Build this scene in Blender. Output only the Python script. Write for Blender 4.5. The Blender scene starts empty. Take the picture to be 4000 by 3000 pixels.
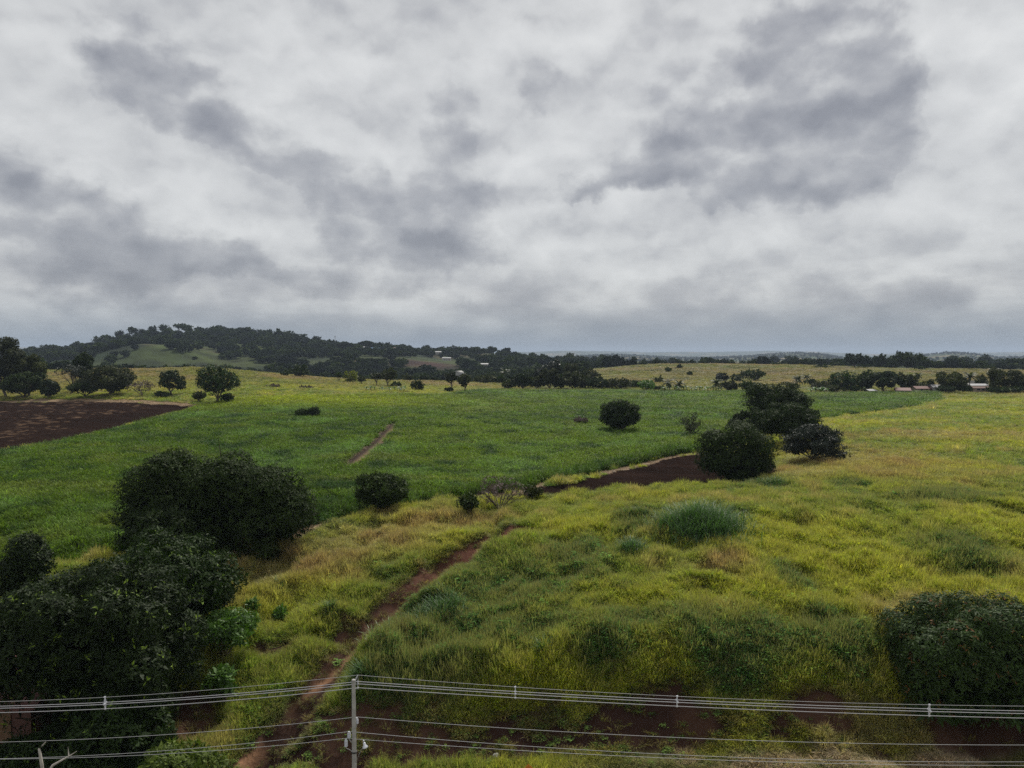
import bpy, math, random
import numpy as np
from mathutils import Vector, Matrix
R = math.radians
# ------------------------------------------------------------------ camera
FP, CX, CY, TILT, CZ = 2826.0, 2000.0, 1500.0, R(2.33), 28.0     # focal length in photo pixels, camera height
scene = bpy.context.scene
COL = scene.collection
cam = bpy.data.cameras.new("camera"); camo = bpy.data.objects.new("camera", cam); COL.objects.link(camo)
cam.sensor_width = 36.0; cam.lens = 36.0*FP/4000.0; cam.clip_start = 0.5; cam.clip_end = 60000
camo.location = (0, 0, CZ); camo.rotation_euler = (R(90)-TILT, 0, 0)
scene.camera = camo
scene.view_settings.view_transform = 'Standard'; scene.view_settings.look = 'None'
scene.view_settings.exposure = 0.12; scene.view_settings.gamma = 1.0
scene.cycles.max_bounces = 5; scene.cycles.diffuse_bounces = 2; scene.cycles.glossy_bounces = 2
scene.cycles.transmission_bounces = 3; scene.cycles.volume_bounces = 0; scene.cycles.transparent_max_bounces = 4
scene.cycles.use_denoising = False
# ------------------------------------------------------------------ sun
SUN_AZ, SUN_EL = 14.0, 50.0          # degrees right of the view direction, above the horizon
sl = bpy.data.lights.new("sun", 'SUN'); so = bpy.data.objects.new("sun", sl); COL.objects.link(so)
sl.energy = 3.6; sl.angle = R(8); sl.color = (1.0, 0.95, 0.86)
sd = Vector((math.sin(R(SUN_AZ))*math.cos(R(SUN_EL)), math.cos(R(SUN_AZ))*math.cos(R(SUN_EL)), math.sin(R(SUN_EL))))
so.rotation_euler = sd.to_track_quat('Z', 'Y').to_euler(); so.location = (0, 0, 200)

# ------------------------------------------------------------------ node helper
class NT:
    def __init__(s, tree): s.t = tree; s.n = tree.nodes; s.l = tree.links
    def node(s, typ, **kw):
        n = s.n.new(typ)
        for k, v in kw.items(): setattr(n, k, v)
        return n
    def put(s, sock, v):
        if isinstance(v, bpy.types.NodeSocket): s.l.new(v, sock)
        elif v is not None: sock.default_value = v
    def m(s, op, a, b=None, c=None, clamp=False):
        n = s.n.new('ShaderNodeMath'); n.operation = op; n.use_clamp = clamp
        s.put(n.inputs[0], a)
        if b is not None: s.put(n.inputs[1], b)
        if c is not None: s.put(n.inputs[2], c)
        return n.outputs[0]
    def vm(s, op, a, b=None, scale=None):
        n = s.n.new('ShaderNodeVectorMath'); n.operation = op
        s.put(n.inputs[0], a)
        if b is not None: s.put(n.inputs[1], b)
        if scale is not None: s.put(n.inputs['Scale'], scale)
        return n.outputs['Value'] if op in ('LENGTH', 'DOT_PRODUCT', 'DISTANCE') else n.outputs[0]
    def noise(s, vec, scale, detail=4, rough=0.5, dist=0.0, color=False, typ='FBM'):
        n = s.n.new('ShaderNodeTexNoise'); n.noise_dimensions = '3D'
        s.put(n.inputs['Vector'], vec); n.inputs['Scale'].default_value = scale
        n.inputs['Detail'].default_value = detail; n.inputs['Roughness'].default_value = rough
        n.inputs['Distortion'].default_value = dist
        return n.outputs[1] if color else n.outputs[0]
    def ramp(s, fac, stops, interp='LINEAR'):
        n = s.n.new('ShaderNodeValToRGB'); r = n.color_ramp; r.interpolation = interp
        while len(r.elements) > 1: r.elements.remove(r.elements[-1])
        r.elements[0].position = stops[0][0]; r.elements[0].color = (*stops[0][1], 1)
        for p, c in stops[1:]:
            e = r.elements.new(p); e.color = (*c, 1)
        s.put(n.inputs[0], fac); return n.outputs[0]
    def mix(s, fac, a, b, mode='MIX'):
        n = s.n.new('ShaderNodeMix'); n.data_type = 'RGBA'; n.blend_type = mode
        s.put(n.inputs[0], fac)
        for k, v in ((6, a), (7, b)):
            if isinstance(v, tuple) and len(v) == 3: v = (*v, 1)
            s.put(n.inputs[k], v)
        return n.outputs[2]
    def smooth(s, x, a, b, t0=0.0, t1=1.0):
        n = s.n.new('ShaderNodeMapRange'); n.interpolation_type = 'SMOOTHSTEP'
        s.put(n.inputs['Value'], x)
        for i, v in enumerate((a, b, t0, t1)): n.inputs[1+i].default_value = v
        return n.outputs[0]
    def comb(s, x, y, z=0.0):
        n = s.n.new('ShaderNodeCombineXYZ')
        s.put(n.inputs[0], x); s.put(n.inputs[1], y); s.put(n.inputs[2], z); return n.outputs[0]

# ------------------------------------------------------------------ overcast sky
def sky_dir(u, v):
    x, y = (u-CX)/FP, (CY-v)/FP
    X, Y, Z = x, math.cos(TILT)+y*math.sin(TILT), -math.sin(TILT)+y*math.cos(TILT)
    L = math.sqrt(X*X+Y*Y+Z*Z)
    return math.atan2(X, Y), math.asin(Z/L)
SKY = dict(
 # cloud bodies: photo position, radii, tilt (deg), weight; + darker, - lighter
 blobs=[(760, 330, 380, 200, 25, .62), (450, 170, 190, 200, 10, .30), (300, 860, 440, 230, 12, .66), (80, 430, 170, 330, 0, .20),
        (300, 1010, 330, 70, 8, .25), (830, 960, 230, 110, 0, .50), (1620, 800, 420, 290, 8, .85), (1580, 930, 330, 110, 4, .42),
        (1300, 1080, 420, 75, 4, .38), (1760, 400, 190, 190, 20, .32), (2100, 330, 140, 230, 0, .22), (1950, 130, 280, 140, 0, .10),
        (2560, 620, 480, 110, -14, .52), (3020, 690, 380, 130, -6, .55), (3220, 330, 300, 430, -8, .58), (3420, 380, 130, 300, -6, .42),
        (2900, 380, 380, 260, 0, .22), (2350, 710, 240, 70, -10, .35), (2900, 1120, 520, 110, 5, .22), (1800, 1180, 420, 55, 2, .28),
        (3700, 1080, 400, 110, -4, .25), (150, 1130, 420, 80, 3, .32), (2700, 130, 320, 190, 0, .14), (3240, 60, 330, 260, 0, .45), (2650, 420, 520, 200, 0, .22), (420, 700, 260, 120, 0, .15), (1100, 620, 220, 90, 0, .10),
        (3850, 420, 300, 480, 0, -.34), (3740, 830, 370, 130, -12, -.30), (3650, 60, 150, 260, -8, -.22), (2020, 590, 200, 90, -55, -.40), (1220, 480, 200, 150, 20, -.28),
        (330, 620, 170, 150, 60, -.32), (2640, 300, 240, 90, 0, -.22), (2330, 830, 520, 75, -6, -.38), (1150, 130, 260, 170, 0, -.12),
        (620, 690, 330, 110, 0, -.22), (640, 985, 60, 120, -20, -.40), (1150, 1200, 360, 40, 0, -.22), (2300, 60, 160, 120, 0, -.14)])
world = bpy.data.worlds.new("World"); scene.world = world; world.use_nodes = True
try: world.cycles.sampling_method = 'MANUAL'; world.cycles.sample_map_resolution = 512
except Exception: pass
w = NT(world.node_tree); w.n.clear()
tc = w.node('ShaderNodeTexCoord').outputs['Generated']
dirn = w.vm('NORMALIZE', tc)
sep = w.node('ShaderNodeSeparateXYZ'); w.put(sep.inputs[0], dirn)
dx, dy, dz = sep.outputs
az = w.m('ARCTAN2', dx, dy); el = w.m('ARCSINE', dz)
zz = w.m('ADD', w.m('MAXIMUM', dz, 0.0), 0.10)
pl = w.comb(w.m('DIVIDE', dx, zz), w.m('DIVIDE', dy, zz), 0.0)          # where the view ray meets the cloud base
q = w.comb(az, el, 0.0)
w1 = w.vm('SUBTRACT', w.noise(q, 5.5, 6, 0.58, color=True), (0.5, 0.5, 0.5))
w2 = w.vm('SUBTRACT', w.noise(w.vm('ADD', q, (7.1, 3.3, 1.0)), 20.0, 6, 0.6, color=True), (0.5, 0.5, 0.5))
qw = w.vm('ADD', w.vm('ADD', q, w.vm('MULTIPLY', w1, (0.05, 0.06, 0))), w.vm('MULTIPLY', w2, (0.060, 0.060, 0)))
tot = None; neg = None
for (u, v, ru, rv, rot, wt) in SKY['blobs']:
    a0, e0 = sky_dir(u, v); ca, sa = math.cos(R(rot)), math.sin(R(rot))
    mp = w.node('ShaderNodeMapping', vector_type='TEXTURE')
    w.put(mp.inputs['Vector'], qw)
    mp.inputs['Location'].default_value = (a0, e0, 0)
    mp.inputs['Rotation'].default_value = (0, 0, -R(rot))
    k = 1.22/FP
    mp.inputs['Scale'].default_value = (ru*k, rv*k, 1)
    L = w.vm('LENGTH', mp.outputs[0])
    b = w.smooth(L, 1.12, 0.0, 0.0, 1.0)
    if wt > 0:                                    # bases darker than tops
        sy = w.node('ShaderNodeSeparateXYZ'); w.put(sy.inputs[0], mp.outputs[0])
        b = w.m('MULTIPLY', b, w.m('MULTIPLY_ADD', sy.outputs[1], -.75, 1.0))
    if wt > 0: tot = w.m('MULTIPLY_ADD', b, wt, tot if tot is not None else 0.0)
    else: neg = w.m('MULTIPLY_ADD', b, wt, neg if neg is not None else 0.0)
n1 = w.noise(pl, 0.8, 8, 0.52, 0.2)
def puff(vec, sc, off, amt, rough=.57):           # cloud relief: upper rims catch the light, bases stay grey
    a_ = w.noise(vec, sc, 9, rough, .15); b_ = w.noise(w.vm('ADD', vec, off), sc, 9, rough, .15)
    return a_, w.m('MULTIPLY', w.m('SUBTRACT', b_, a_), amt)
n2, e2 = puff(w.vm('ADD', pl, (3, 9, 4)), 1.7, (0, -.10, .02), .3)
n3, e3 = puff(w.vm('MULTIPLY', w.vm('ADD', q, (2, 5, 1)), (1, 1.35, 1)), 6.5, (0, .020, .004), 1.0)
n4, e4 = puff(w.vm('MULTIPLY', w.vm('ADD', q, (4, 1, 3)), (1, 1.4, 1)), 17.0, (0, .010, .002), .7)
det = w.m('ADD', w.m('MULTIPLY', w.m('SUBTRACT', n1, 0.5), 0.28), w.m('MULTIPLY', w.m('SUBTRACT', n2, 0.5), 0.40))
det = w.m('ADD', det, w.m('ADD', w.m('MULTIPLY', w.m('SUBTRACT', n3, 0.5), 0.95), w.m('MULTIPLY', w.m('SUBTRACT', n4, 0.5), 0.50)))
det = w.m('ADD', det, w.m('ADD', w.m('ADD', e2, e3), e4))
def billow(vec, sc):
    v_ = w.node('ShaderNodeTexVoronoi', feature='SMOOTH_F1', voronoi_dimensions='2D'); w.put(v_.inputs['Vector'], vec)
    v_.inputs['Scale'].default_value = sc; v_.inputs['Detail'].default_value = 2.0; v_.inputs['Roughness'].default_value = .5; v_.inputs['Smoothness'].default_value = .6
    return v_.outputs['Distance']
qv = w.vm('MULTIPLY', w.vm('ADD', q, w.vm('ADD', w.vm('MULTIPLY', w1, (.07, .06, 0)), w.vm('MULTIPLY', w2, (.035, .035, 0)))), (1, 1.5, 1))
v0 = billow(qv, 7.0); v1 = billow(w.vm('ADD', qv, (0, .03, 0)), 7.0)
det = w.m('ADD', det, w.m('ADD', w.m('MULTIPLY', w.m('SUBTRACT', .42, v0), .34), w.m('MULTIPLY', w.m('SUBTRACT', v0, v1), .9)))
n5 = w.noise(w.vm('MULTIPLY', w.vm('ADD', q, (1, 7, 2)), (1, 1.3, 1)), 38.0, 6, .55)
edge = w.m('ADD', w.m('MULTIPLY', w.m('SUBTRACT', n3, .5), .55), w.m('ADD', w.m('MULTIPLY', w.m('SUBTRACT', n4, .5), .34), w.m('MULTIPLY', w.m('SUBTRACT', n5, .5), .16)))
edge = w.m('ADD', edge, w.m('MULTIPLY', w.m('SUBTRACT', .42, v0), .28))
body = w.m('ADD', w.m('MULTIPLY', tot, 1.75), w.m('MULTIPLY', edge, 1.15))
mask = w.m('ADD', w.m('MULTIPLY', w.smooth(body, .22, .33), .36), w.m('MULTIPLY', w.smooth(body, .12, .75), .64))   # a body with a fairly firm outline, denser inside
shade = w.m('ADD', w.m('MULTIPLY', w.smooth(body, .25, 1.25), .30), w.m('MULTIPLY', det, .55))
f = w.m('ADD', w.m('ADD', .468, w.m('MULTIPLY', neg, .35)), w.m('ADD', w.m('MULTIPLY', det, .62), 0.0))
f = w.m('ADD', f, w.m('MULTIPLY', mask, w.m('ADD', .19, shade)))
low = w.smooth(el, 0.22, 0.03, 0.0, 1.0)
strat, es = puff(w.vm('MULTIPLY', w.vm('ADD', q, (5, 2, 8)), (1, 4.2, 1)), 5.5, (0, .03, .004), .8, .56)   # flattened banks far off
f = w.m('ADD', f, w.m('MULTIPLY', low, w.m('ADD', w.m('MULTIPLY', w.m('SUBTRACT', strat, .5), 1.5), w.m('ADD', es, 0.20))))
cloud = w.ramp(w.m('DIVIDE', f, 1.5), [(0.0, (.68, .685, .68)), (.17, (.59, .597, .597)), (.27, (.53, .537, .54)), (.36, (.45, .457, .467)), (.46, (.375, .382, .40)), (.62, (.30, .308, .332)), (.80, (.24, .248, .275)), (1.0, (.205, .213, .24))])
far = w.smooth(el, 0.085, 0.0, 0.0, 1.0)
cloud = w.mix(w.m('MULTIPLY', far, 0.85), cloud, (.138, .188, .250))
nis = w.node('ShaderNodeTexSky', sky_type='NISHITA'); nis.sun_disc = False
nis.sun_elevation = R(SUN_EL); nis.sun_rotation = R(SUN_AZ)
nishs = w.vm('SCALE', nis.outputs[0], scale=0.006)
below = w.smooth(dz, -0.005, -0.03, 0.0, 1.0)
cloud = w.mix(below, cloud, (.12, .14, .13))
out = w.vm('ADD', cloud, nishs)
bg = w.node('ShaderNodeBackground'); w.put(bg.inputs[0], out); bg.inputs[1].default_value = 1.0
wo = w.node('ShaderNodeOutputWorld'); w.l.new(bg.outputs[0], wo.inputs[0])

# ------------------------------------------------------------------ numeric helpers
rng = np.random.default_rng(11)
def _hash(ix, iy, seed):
    h = (ix.astype(np.int64)*374761393 + iy.astype(np.int64)*668265263 + seed*1442695041) & 0xFFFFFFFF
    h = ((h ^ (h >> 13))*1274126177) & 0xFFFFFFFF
    return ((h ^ (h >> 16)) & 0xFFFF)/65535.0
def vnoise(x, y, seed=0):
    x0, y0 = np.floor(x), np.floor(y); fx, fy = x-x0, y-y0
    fx, fy = fx*fx*(3-2*fx), fy*fy*(3-2*fy); ix, iy = x0.astype(np.int64), y0.astype(np.int64)
    a, b = _hash(ix, iy, seed), _hash(ix+1, iy, seed); c, d = _hash(ix, iy+1, seed), _hash(ix+1, iy+1, seed)
    return (a*(1-fx)+b*fx)*(1-fy)+(c*(1-fx)+d*fx)*fy
def fbm(x, y, wl, octs=4, seed=0, gain=0.5):
    s, a, t = 0, 1.0, 0
    for k in range(octs):
        s = s + a*vnoise(x/wl*2**k+17.3*k, y/wl*2**k-9.1*k, seed+k); t += a; a *= gain
    return s/t
def sstep(x, a, b):
    t = np.clip((x-a)/(b-a), 0, 1); return t*t*(3-2*t)
def tanv(v): return np.tan(np.arctan((np.asarray(v, float)-CY)/FP)+TILT)      # drop per metre of depth
def ray(u, v):
    x, y = (u-CX)/FP, (CY-v)/FP
    Y = math.cos(TILT)+y*math.sin(TILT); Z = -math.sin(TILT)+y*math.cos(TILT)
    return x/Y, Z/Y
# ------------------------------------------------------------------ terrain profile: ridge and valley lines
def rowv(D, pts): return D, [(u, CZ-D*float(tanv(v))) for u, v in pts]
ROWS = [
 (15, [(0, 0)]), (41, [(0, 0), (4000, .6)]),
 (46, [(0, 1.0), (500, 1.2), (1000, 1.6), (1400, 1.3), (2000, 1.5), (2500, 1.6), (3000, 1.8), (4000, 1.8)]),
 (48.6, [(0, 2.0), (1000, 2.4), (1400, 2.6), (2000, 2.9), (3000, 3.2), (4000, 3.0)]),
 (52.0, [(0, 3), (500, 3.4), (900, 3.1), (1150, 3.3), (1400, 4.6), (2000, 6.3), (2500, 7.2), (3000, 7.4), (3500, 6.8), (4000, 6.6)]),
 (62, [(0, 5), (500, 5.5), (1000, 5.2), (1400, 5.4), (2000, 7.0), (2500, 7.6), (3000, 8.0), (3500, 7.9), (4000, 8)]),
 (78, [(0, 7), (500, 7.2), (1000, 7.3), (1400, 7.2), (2000, 8.0), (2500, 9.2), (3000, 9.7), (3500, 10), (4000, 10.3)]),
 (103, [(0, 8.2), (1000, 7.9), (1500, 7.9), (2000, 8.1), (2500, 9.0), (3000, 9.5), (3500, 10.5), (4000, 10.8)]),
 (122, [(0, 8.8), (500, 8.6), (1000, 8.1), (2000, 7.6), (2500, 7.4), (3000, 8.4), (3500, 10.9), (4000, 11.3)]),
 (160, [(0, 9.2), (1000, 8.8), (2000, 8.2), (2500, 8.2), (3000, 9.2), (3500, 11.2), (4000, 11.6)]),
 (250, [(0, 9.4), (1000, 10.6), (1400, 10.0), (2000, 9.5), (2500, 9.4), (3000, 9.7), (3500, 10.4), (4000, 11.2)]),
 (345, [(0, 12.5), (400, 14.5), (1000, 14.8), (1400, 12.2), (2000, 10.4), (2500, 9.8), (3000, 9.9), (3500, 9.9), (4000, 10.2)]),
 (430, [(0, 19.0), (400, 20.2), (800, 20.4), (1000, 18.4), (1400, 13.2), (2000, 10), (2500, 10.8), (3000, 11), (3500, 11), (4000, 11)]),
 (560, [(0, 12), (500, 8), (1000, 5), (1500, 2), (2000, 4), (2250, 12), (2500, 15), (3000, 15), (3500, 14.5), (4000, 14)]),
 (690, [(0, 8), (1000, 0), (1500, -2), (2000, 3), (2250, 13), (2500, 19), (2800, 19.4), (3100, 18), (3500, 15.5), (4000, 15)]),
 (830, [(0, 15), (500, 14), (1000, 8), (1500, 3), (2000, 2), (2500, 10), (3000, 11), (4000, 12)]),
 rowv(950, [(-800, 1405), (0, 1400), (300, 1398), (430, 1358), (560, 1336), (700, 1345), (800, 1378), (900, 1400), (1200, 1402), (1450, 1398), (1600, 1402), (1800, 1425), (2300, 1430), (4000, 1428)]),
 rowv(1080, [(-800, 1400), (0, 1398), (300, 1374), (500, 1364), (700, 1360), (900, 1372), (1200, 1388), (1450, 1385), (1600, 1390), (1750, 1408), (1900, 1412), (2300, 1425), (4000, 1420)]),
 rowv(1300, [(-600, 1402), (0, 1396), (150, 1388), (300, 1366), (450, 1330), (600, 1300), (700, 1290), (900, 1302), (1050, 1311), (1200, 1334), (1350, 1356), (1500, 1372), (1650, 1382), (1800, 1378), (1900, 1374), (2000, 1386), (2200, 1405), (2600, 1418), (4000, 1418)]),
 (1750, [(0, -10), (2000, -5), (4000, 2)]), (2500, [(0, -10), (4000, 0)]),
 rowv(5500, [(-800, 1397), (0, 1394), (1500, 1400), (2100, 1400), (2200, 1395), (2400, 1384), (2600, 1395), (2750, 1398), (2950, 1388), (3100, 1375), (3200, 1380), (3300, 1398), (3500, 1398), (3600, 1388), (3700, 1374), (3800, 1379), (3900, 1394), (4200, 1388), (5000, 1398)]),
 (8000, [(0, -50)]),
 rowv(13000, [(-1000, 1362), (0, 1352), (150, 1356), (300, 1370), (500, 1378), (1000, 1384), (1700, 1382), (2250, 1366), (2500, 1376), (3000, 1368), (3400, 1380), (4000, 1374)]),
 (15000, [(0, -60)]), (17000, [(0, -60)])]
LD = np.array([math.log(r[0]) for r in ROWS])
def polyline_dist(X, Y, pts):
    d = np.full(np.shape(X), 1e9); t = np.zeros(np.shape(X)); side = np.zeros(np.shape(X))
    n = len(pts)-1
    for i in range(n):
        ax, ay = pts[i]; bx, by = pts[i+1]; vx, vy = bx-ax, by-ay; L2 = vx*vx+vy*vy+1e-9
        k = np.clip(((X-ax)*vx+(Y-ay)*vy)/L2, 0, 1)
        dd = np.hypot(X-ax-k*vx, Y-ay-k*vy); m = dd < d
        d = np.where(m, dd, d); t = np.where(m, (i+k)/n, t)
        side = np.where(m, np.sign((X-ax)*vy-(Y-ay)*vx), side)
    return d, t, side
TRACK = None
def H0(X, Y):
    X = np.asarray(X, float); Y = np.asarray(Y, float)
    r = np.hypot(X, Y)+1e-6; a = np.arctan2(X, Y); ac = np.clip(a, -1.15, 1.15)
    D = np.where(np.abs(a) < 1.15, Y, r*math.cos(1.15)); D = np.maximum(D, 8)
    u = CX+FP*np.tan(ac); lg = np.log(D)
    Z = [np.interp(u, [p[0] for p in pts], [p[1] for p in pts]) for _, pts in ROWS]
    out = 0
    offs = (-.03, -.015, 0, .015, .03)
    for o in offs:
        l = np.clip(lg+o, LD[0], LD[-1]-1e-6)
        k = np.clip(np.searchsorted(LD, l, side='right')-1, 0, len(LD)-2)
        Zs = np.stack(Z); fl = (l-LD[k])/(LD[k+1]-LD[k])
        idx = np.arange(l.size).reshape(l.shape)
        Zf = Zs.reshape(len(LD), -1); kk = k.ravel(); ii = np.arange(l.size)
        z = Zf[kk, ii]*(1-fl.ravel())+Zf[kk+1, ii]*fl.ravel()
        out = out+z.reshape(l.shape)
    return out/len(offs)
def H(X, Y):
    X = np.atleast_1d(np.asarray(X, float)); Y = np.atleast_1d(np.asarray(Y, float))
    z = H0(X, Y); r = np.hypot(X, Y)
    near = sstep(r, 46, 52)
    z = z+near*((fbm(X, Y, 9, 4, 5)-.5)*np.where(r < 115, 1.7, .8)+(.62-np.abs(fbm(X+3, Y, 4.2, 3, 8)-.5)*4)*.95*sstep(r, 130, 95))
    z = z+(fbm(X, Y, 60, 4, 15)-.5)*3.0*sstep(r, 260, 520)+(fbm(X, Y, 220, 4, 25)-.5)*np.where(X > .12*Y, 7, 9)*sstep(r, 760, 1100)*(1-.2*sstep(r, 2000, 3000))
    z = z+(fbm(X, Y, 900, 4, 35)-.5)*50*sstep(r, 7500, 9500)
    z = z+1.0*np.exp(-((X-14)/20)**2-((Y-72)/13)**2)*sstep(r, 52, 60)
    if TRACK is not None:
        d, t, side = polyline_dist(X, Y, TRACK)
        wd = 2.0+.6*(1-t)
        z = z-1.3*np.exp(-(d/wd)**2)*sstep(t, -.01, .1)*sstep(t, 1.01, .85)
        z = z+1.1*np.exp(-((d-4.0)/2.2)**2)*(side < 0)*sstep(t, 0.05, .3)*sstep(t, 1.0, .8)
    return z
def hit(u, v, d0=30.0, d1=9000.0):
    sx, sz = ray(u, v); D = np.exp(np.linspace(math.log(d0), math.log(d1), 1400))
    g = H(sx*D, D)-(CZ+sz*D)
    k = np.nonzero(g > 0)[0]; k = k[0] if len(k) else len(D)-1
    if k > 0 and g[k] > 0:
        a = g[k-1]/(g[k-1]-g[k]); d = D[k-1]*(1-a)+D[k]*a
    else: d = D[k]
    return (sx*d, d)
def hits(pts): return [hit(u, v) for u, v in pts]
def atD(u, D): return ((u-CX)/FP*D, D)
_tp = [(900, 3060, 44.5), (1050, 2850, 48), (1230, 2680, 52), (1400, 2500, 57.5), (1600, 2330, 65), (1800, 2220, 71.5), (1950, 2150, 76), (2060, 2100, 79)]
TRACK = [(ray(u, v)[0]*D, D) for u, v, D in _tp]
# track direction goes away from the camera; its right-hand side (the mound) has side > 0 -> flip so mound is side < 0
_d, _t, _s = polyline_dist(np.array([12.0]), np.array([62.0]), TRACK)
if _s[0] > 0: TRACK_FLIP = True; _H_side = -1
else: _H_side = 1
if _H_side == -1:
    _pd = polyline_dist
    def polyline_dist(X, Y, pts, _f=_pd):
        d, t, s = _f(X, Y, pts); return d, t, -s
def inpoly(X, Y, poly):
    c = np.zeros(np.shape(X), bool); n = len(poly)
    for i in range(n):
        x0, y0 = poly[i]; x1, y1 = poly[(i+1) % n]
        if y0 == y1: continue
        m = ((y0 > Y) != (y1 > Y)) & (X < (x1-x0)*(Y-y0)/(y1-y0)+x0)
        c ^= m
    return c
def soft_blob(X, Y, u, v, ru, rd):       # ru: half width in photo px, rd: half depth in metres
    x, y = hit(u, v); rx = ru/FP*y
    return np.exp(-(((X-x)/rx)**2+((Y-y)/rd)**2)**1.3)

# ------------------------------------------------------------------ land cover
POLY = dict(
 plowL=hits([(-700, 1850), (0, 1764), (200, 1736), (400, 1690), (600, 1638), (700, 1608), (785, 1587), (640, 1580), (500, 1572), (300, 1566), (0, 1570), (-700, 1580)]),
 plowR=hits([(1950, 1957), (2050, 1946), (2300, 1925), (2550, 1905), (2900, 1905), (3060, 1850), (3010, 1800), (2850, 1772), (2700, 1778), (2600, 1793), (2400, 1842), (2200, 1888), (2080, 1915), (1900, 1950)]),
 cane=hits([(-900, 1900), (0, 1768), (200, 1740), (400, 1694), (600, 1642), (785, 1590), (870, 1566), (1000, 1556), (1300, 1548), (1500, 1545), (1750, 1545), (1850, 1528)]) +
      [atD(1900, 355), atD(2400, 352), atD(3000, 345)] + hits([(3000, 1600), (2950, 1700), (2750, 1762), (2600, 1783), (2400, 1828), (2080, 1903), (1700, 1958), (1450, 2010), (1150, 2085), (950, 2120), (500, 2160), (0, 2260), (-900, 2420)]),
 cane2=[atD(3100, 330), atD(3670, 335)] + hits([(3680, 1562), (3560, 1592), (3200, 1640), (3080, 1640)]),
)
STRAW = hits([(860, 2155), (1150, 2088), (1420, 2012), (1750, 1960), (2080, 1909), (2400, 1835), (2650, 1778), (2850, 1766)])
DITCH = hits([(1545, 1655), (1480, 1725), (1370, 1815)])
DITCH2 = hits([(1370, 1815), (1270, 1900)])
PATH = hits([(1450, 2500), (1340, 2600), (1250, 2680), (1130, 2765), (1085, 2850), (1040, 2920), (940, 2985)])
BLUE = [(1830, 2500, 330, 5), (1700, 2430, 200, 5), (2000, 2330, 200, 6), (2260, 2200, 140, 6), (2900, 2450, 330, 3.5), (2450, 2470, 220, 3.0), (1550, 2560, 120, 4),
        (2960, 1905, 160, 5), (3100, 2260, 120, 3), (3720, 2160, 170, 4), (3330, 1905, 90, 4), (3700, 1950, 260, 4), (3250, 2480, 200, 3), (2050, 2480, 200, 3), (2480, 2040, 120, 5)]
YEL = [(2050, 2620, 420, 2.0), (2550, 2545, 450, 2.0), (3050, 2530, 280, 1.6), (3200, 2150, 500, 9), (3350, 2300, 400, 7), (1250, 2300, 170, 3.5), (1080, 2420, 140, 3), (2200, 2060, 170, 5), (3850, 2060, 300, 7), (1750, 2100, 200, 4), (3200, 2420, 120, 3), (2600, 2330, 260, 3.5)]
TAN = [(1080, 2230, 260, 8), (1450, 2130, 260, 7), (1750, 2060, 220, 6), (1250, 2190, 250, 6), (3350, 1800, 260, 22), (3150, 1850, 160, 8), (3650, 1700, 320, 10), (2750, 2230, 130, 1.8), (3600, 2380, 180, 3)]
BROWN = [(2700, 2810, 160, 1.2), (2300, 2900, 220, 1.2), (1270, 2930, 90, 1.6), (2000, 2930, 200, .9), (2600, 2880, 200, .9), (1750, 2860, 170, 1.2), (1290, 2440, 70, 2), (1110, 2560, 100, 2),
         (750, 2830, 170, 2.6), (1500, 2880, 140, 1.0)]
def blobs(X, Y, L, amp=.5, seed=50):
    s = np.zeros(np.shape(X))
    Xw = X+(fbm(X, Y, 5, 3, seed)-.5)*6; Yw = Y+(fbm(X, Y, 5, 3, seed+9)-.5)*6
    for b in L: s = np.maximum(s, soft_blob(Xw, Yw, *b))
    return s
C_SOIL = np.array([.045, .020, .014]); C_SOILR = np.array([.068, .036, .023]); C_STRAW = np.array([.30, .21, .13])
C_CANE = np.array([.088, .146, .012]); C_YEL = np.array([.335, .370, .018]); C_TAN = np.array([.41, .345, .145]); C_BLUE = np.array([.065, .140, .030]); C_MID = np.array([.19, .27, .022])
def mixc(a, b, t): return a+(b-a)*np.asarray(t)[..., None]
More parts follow.
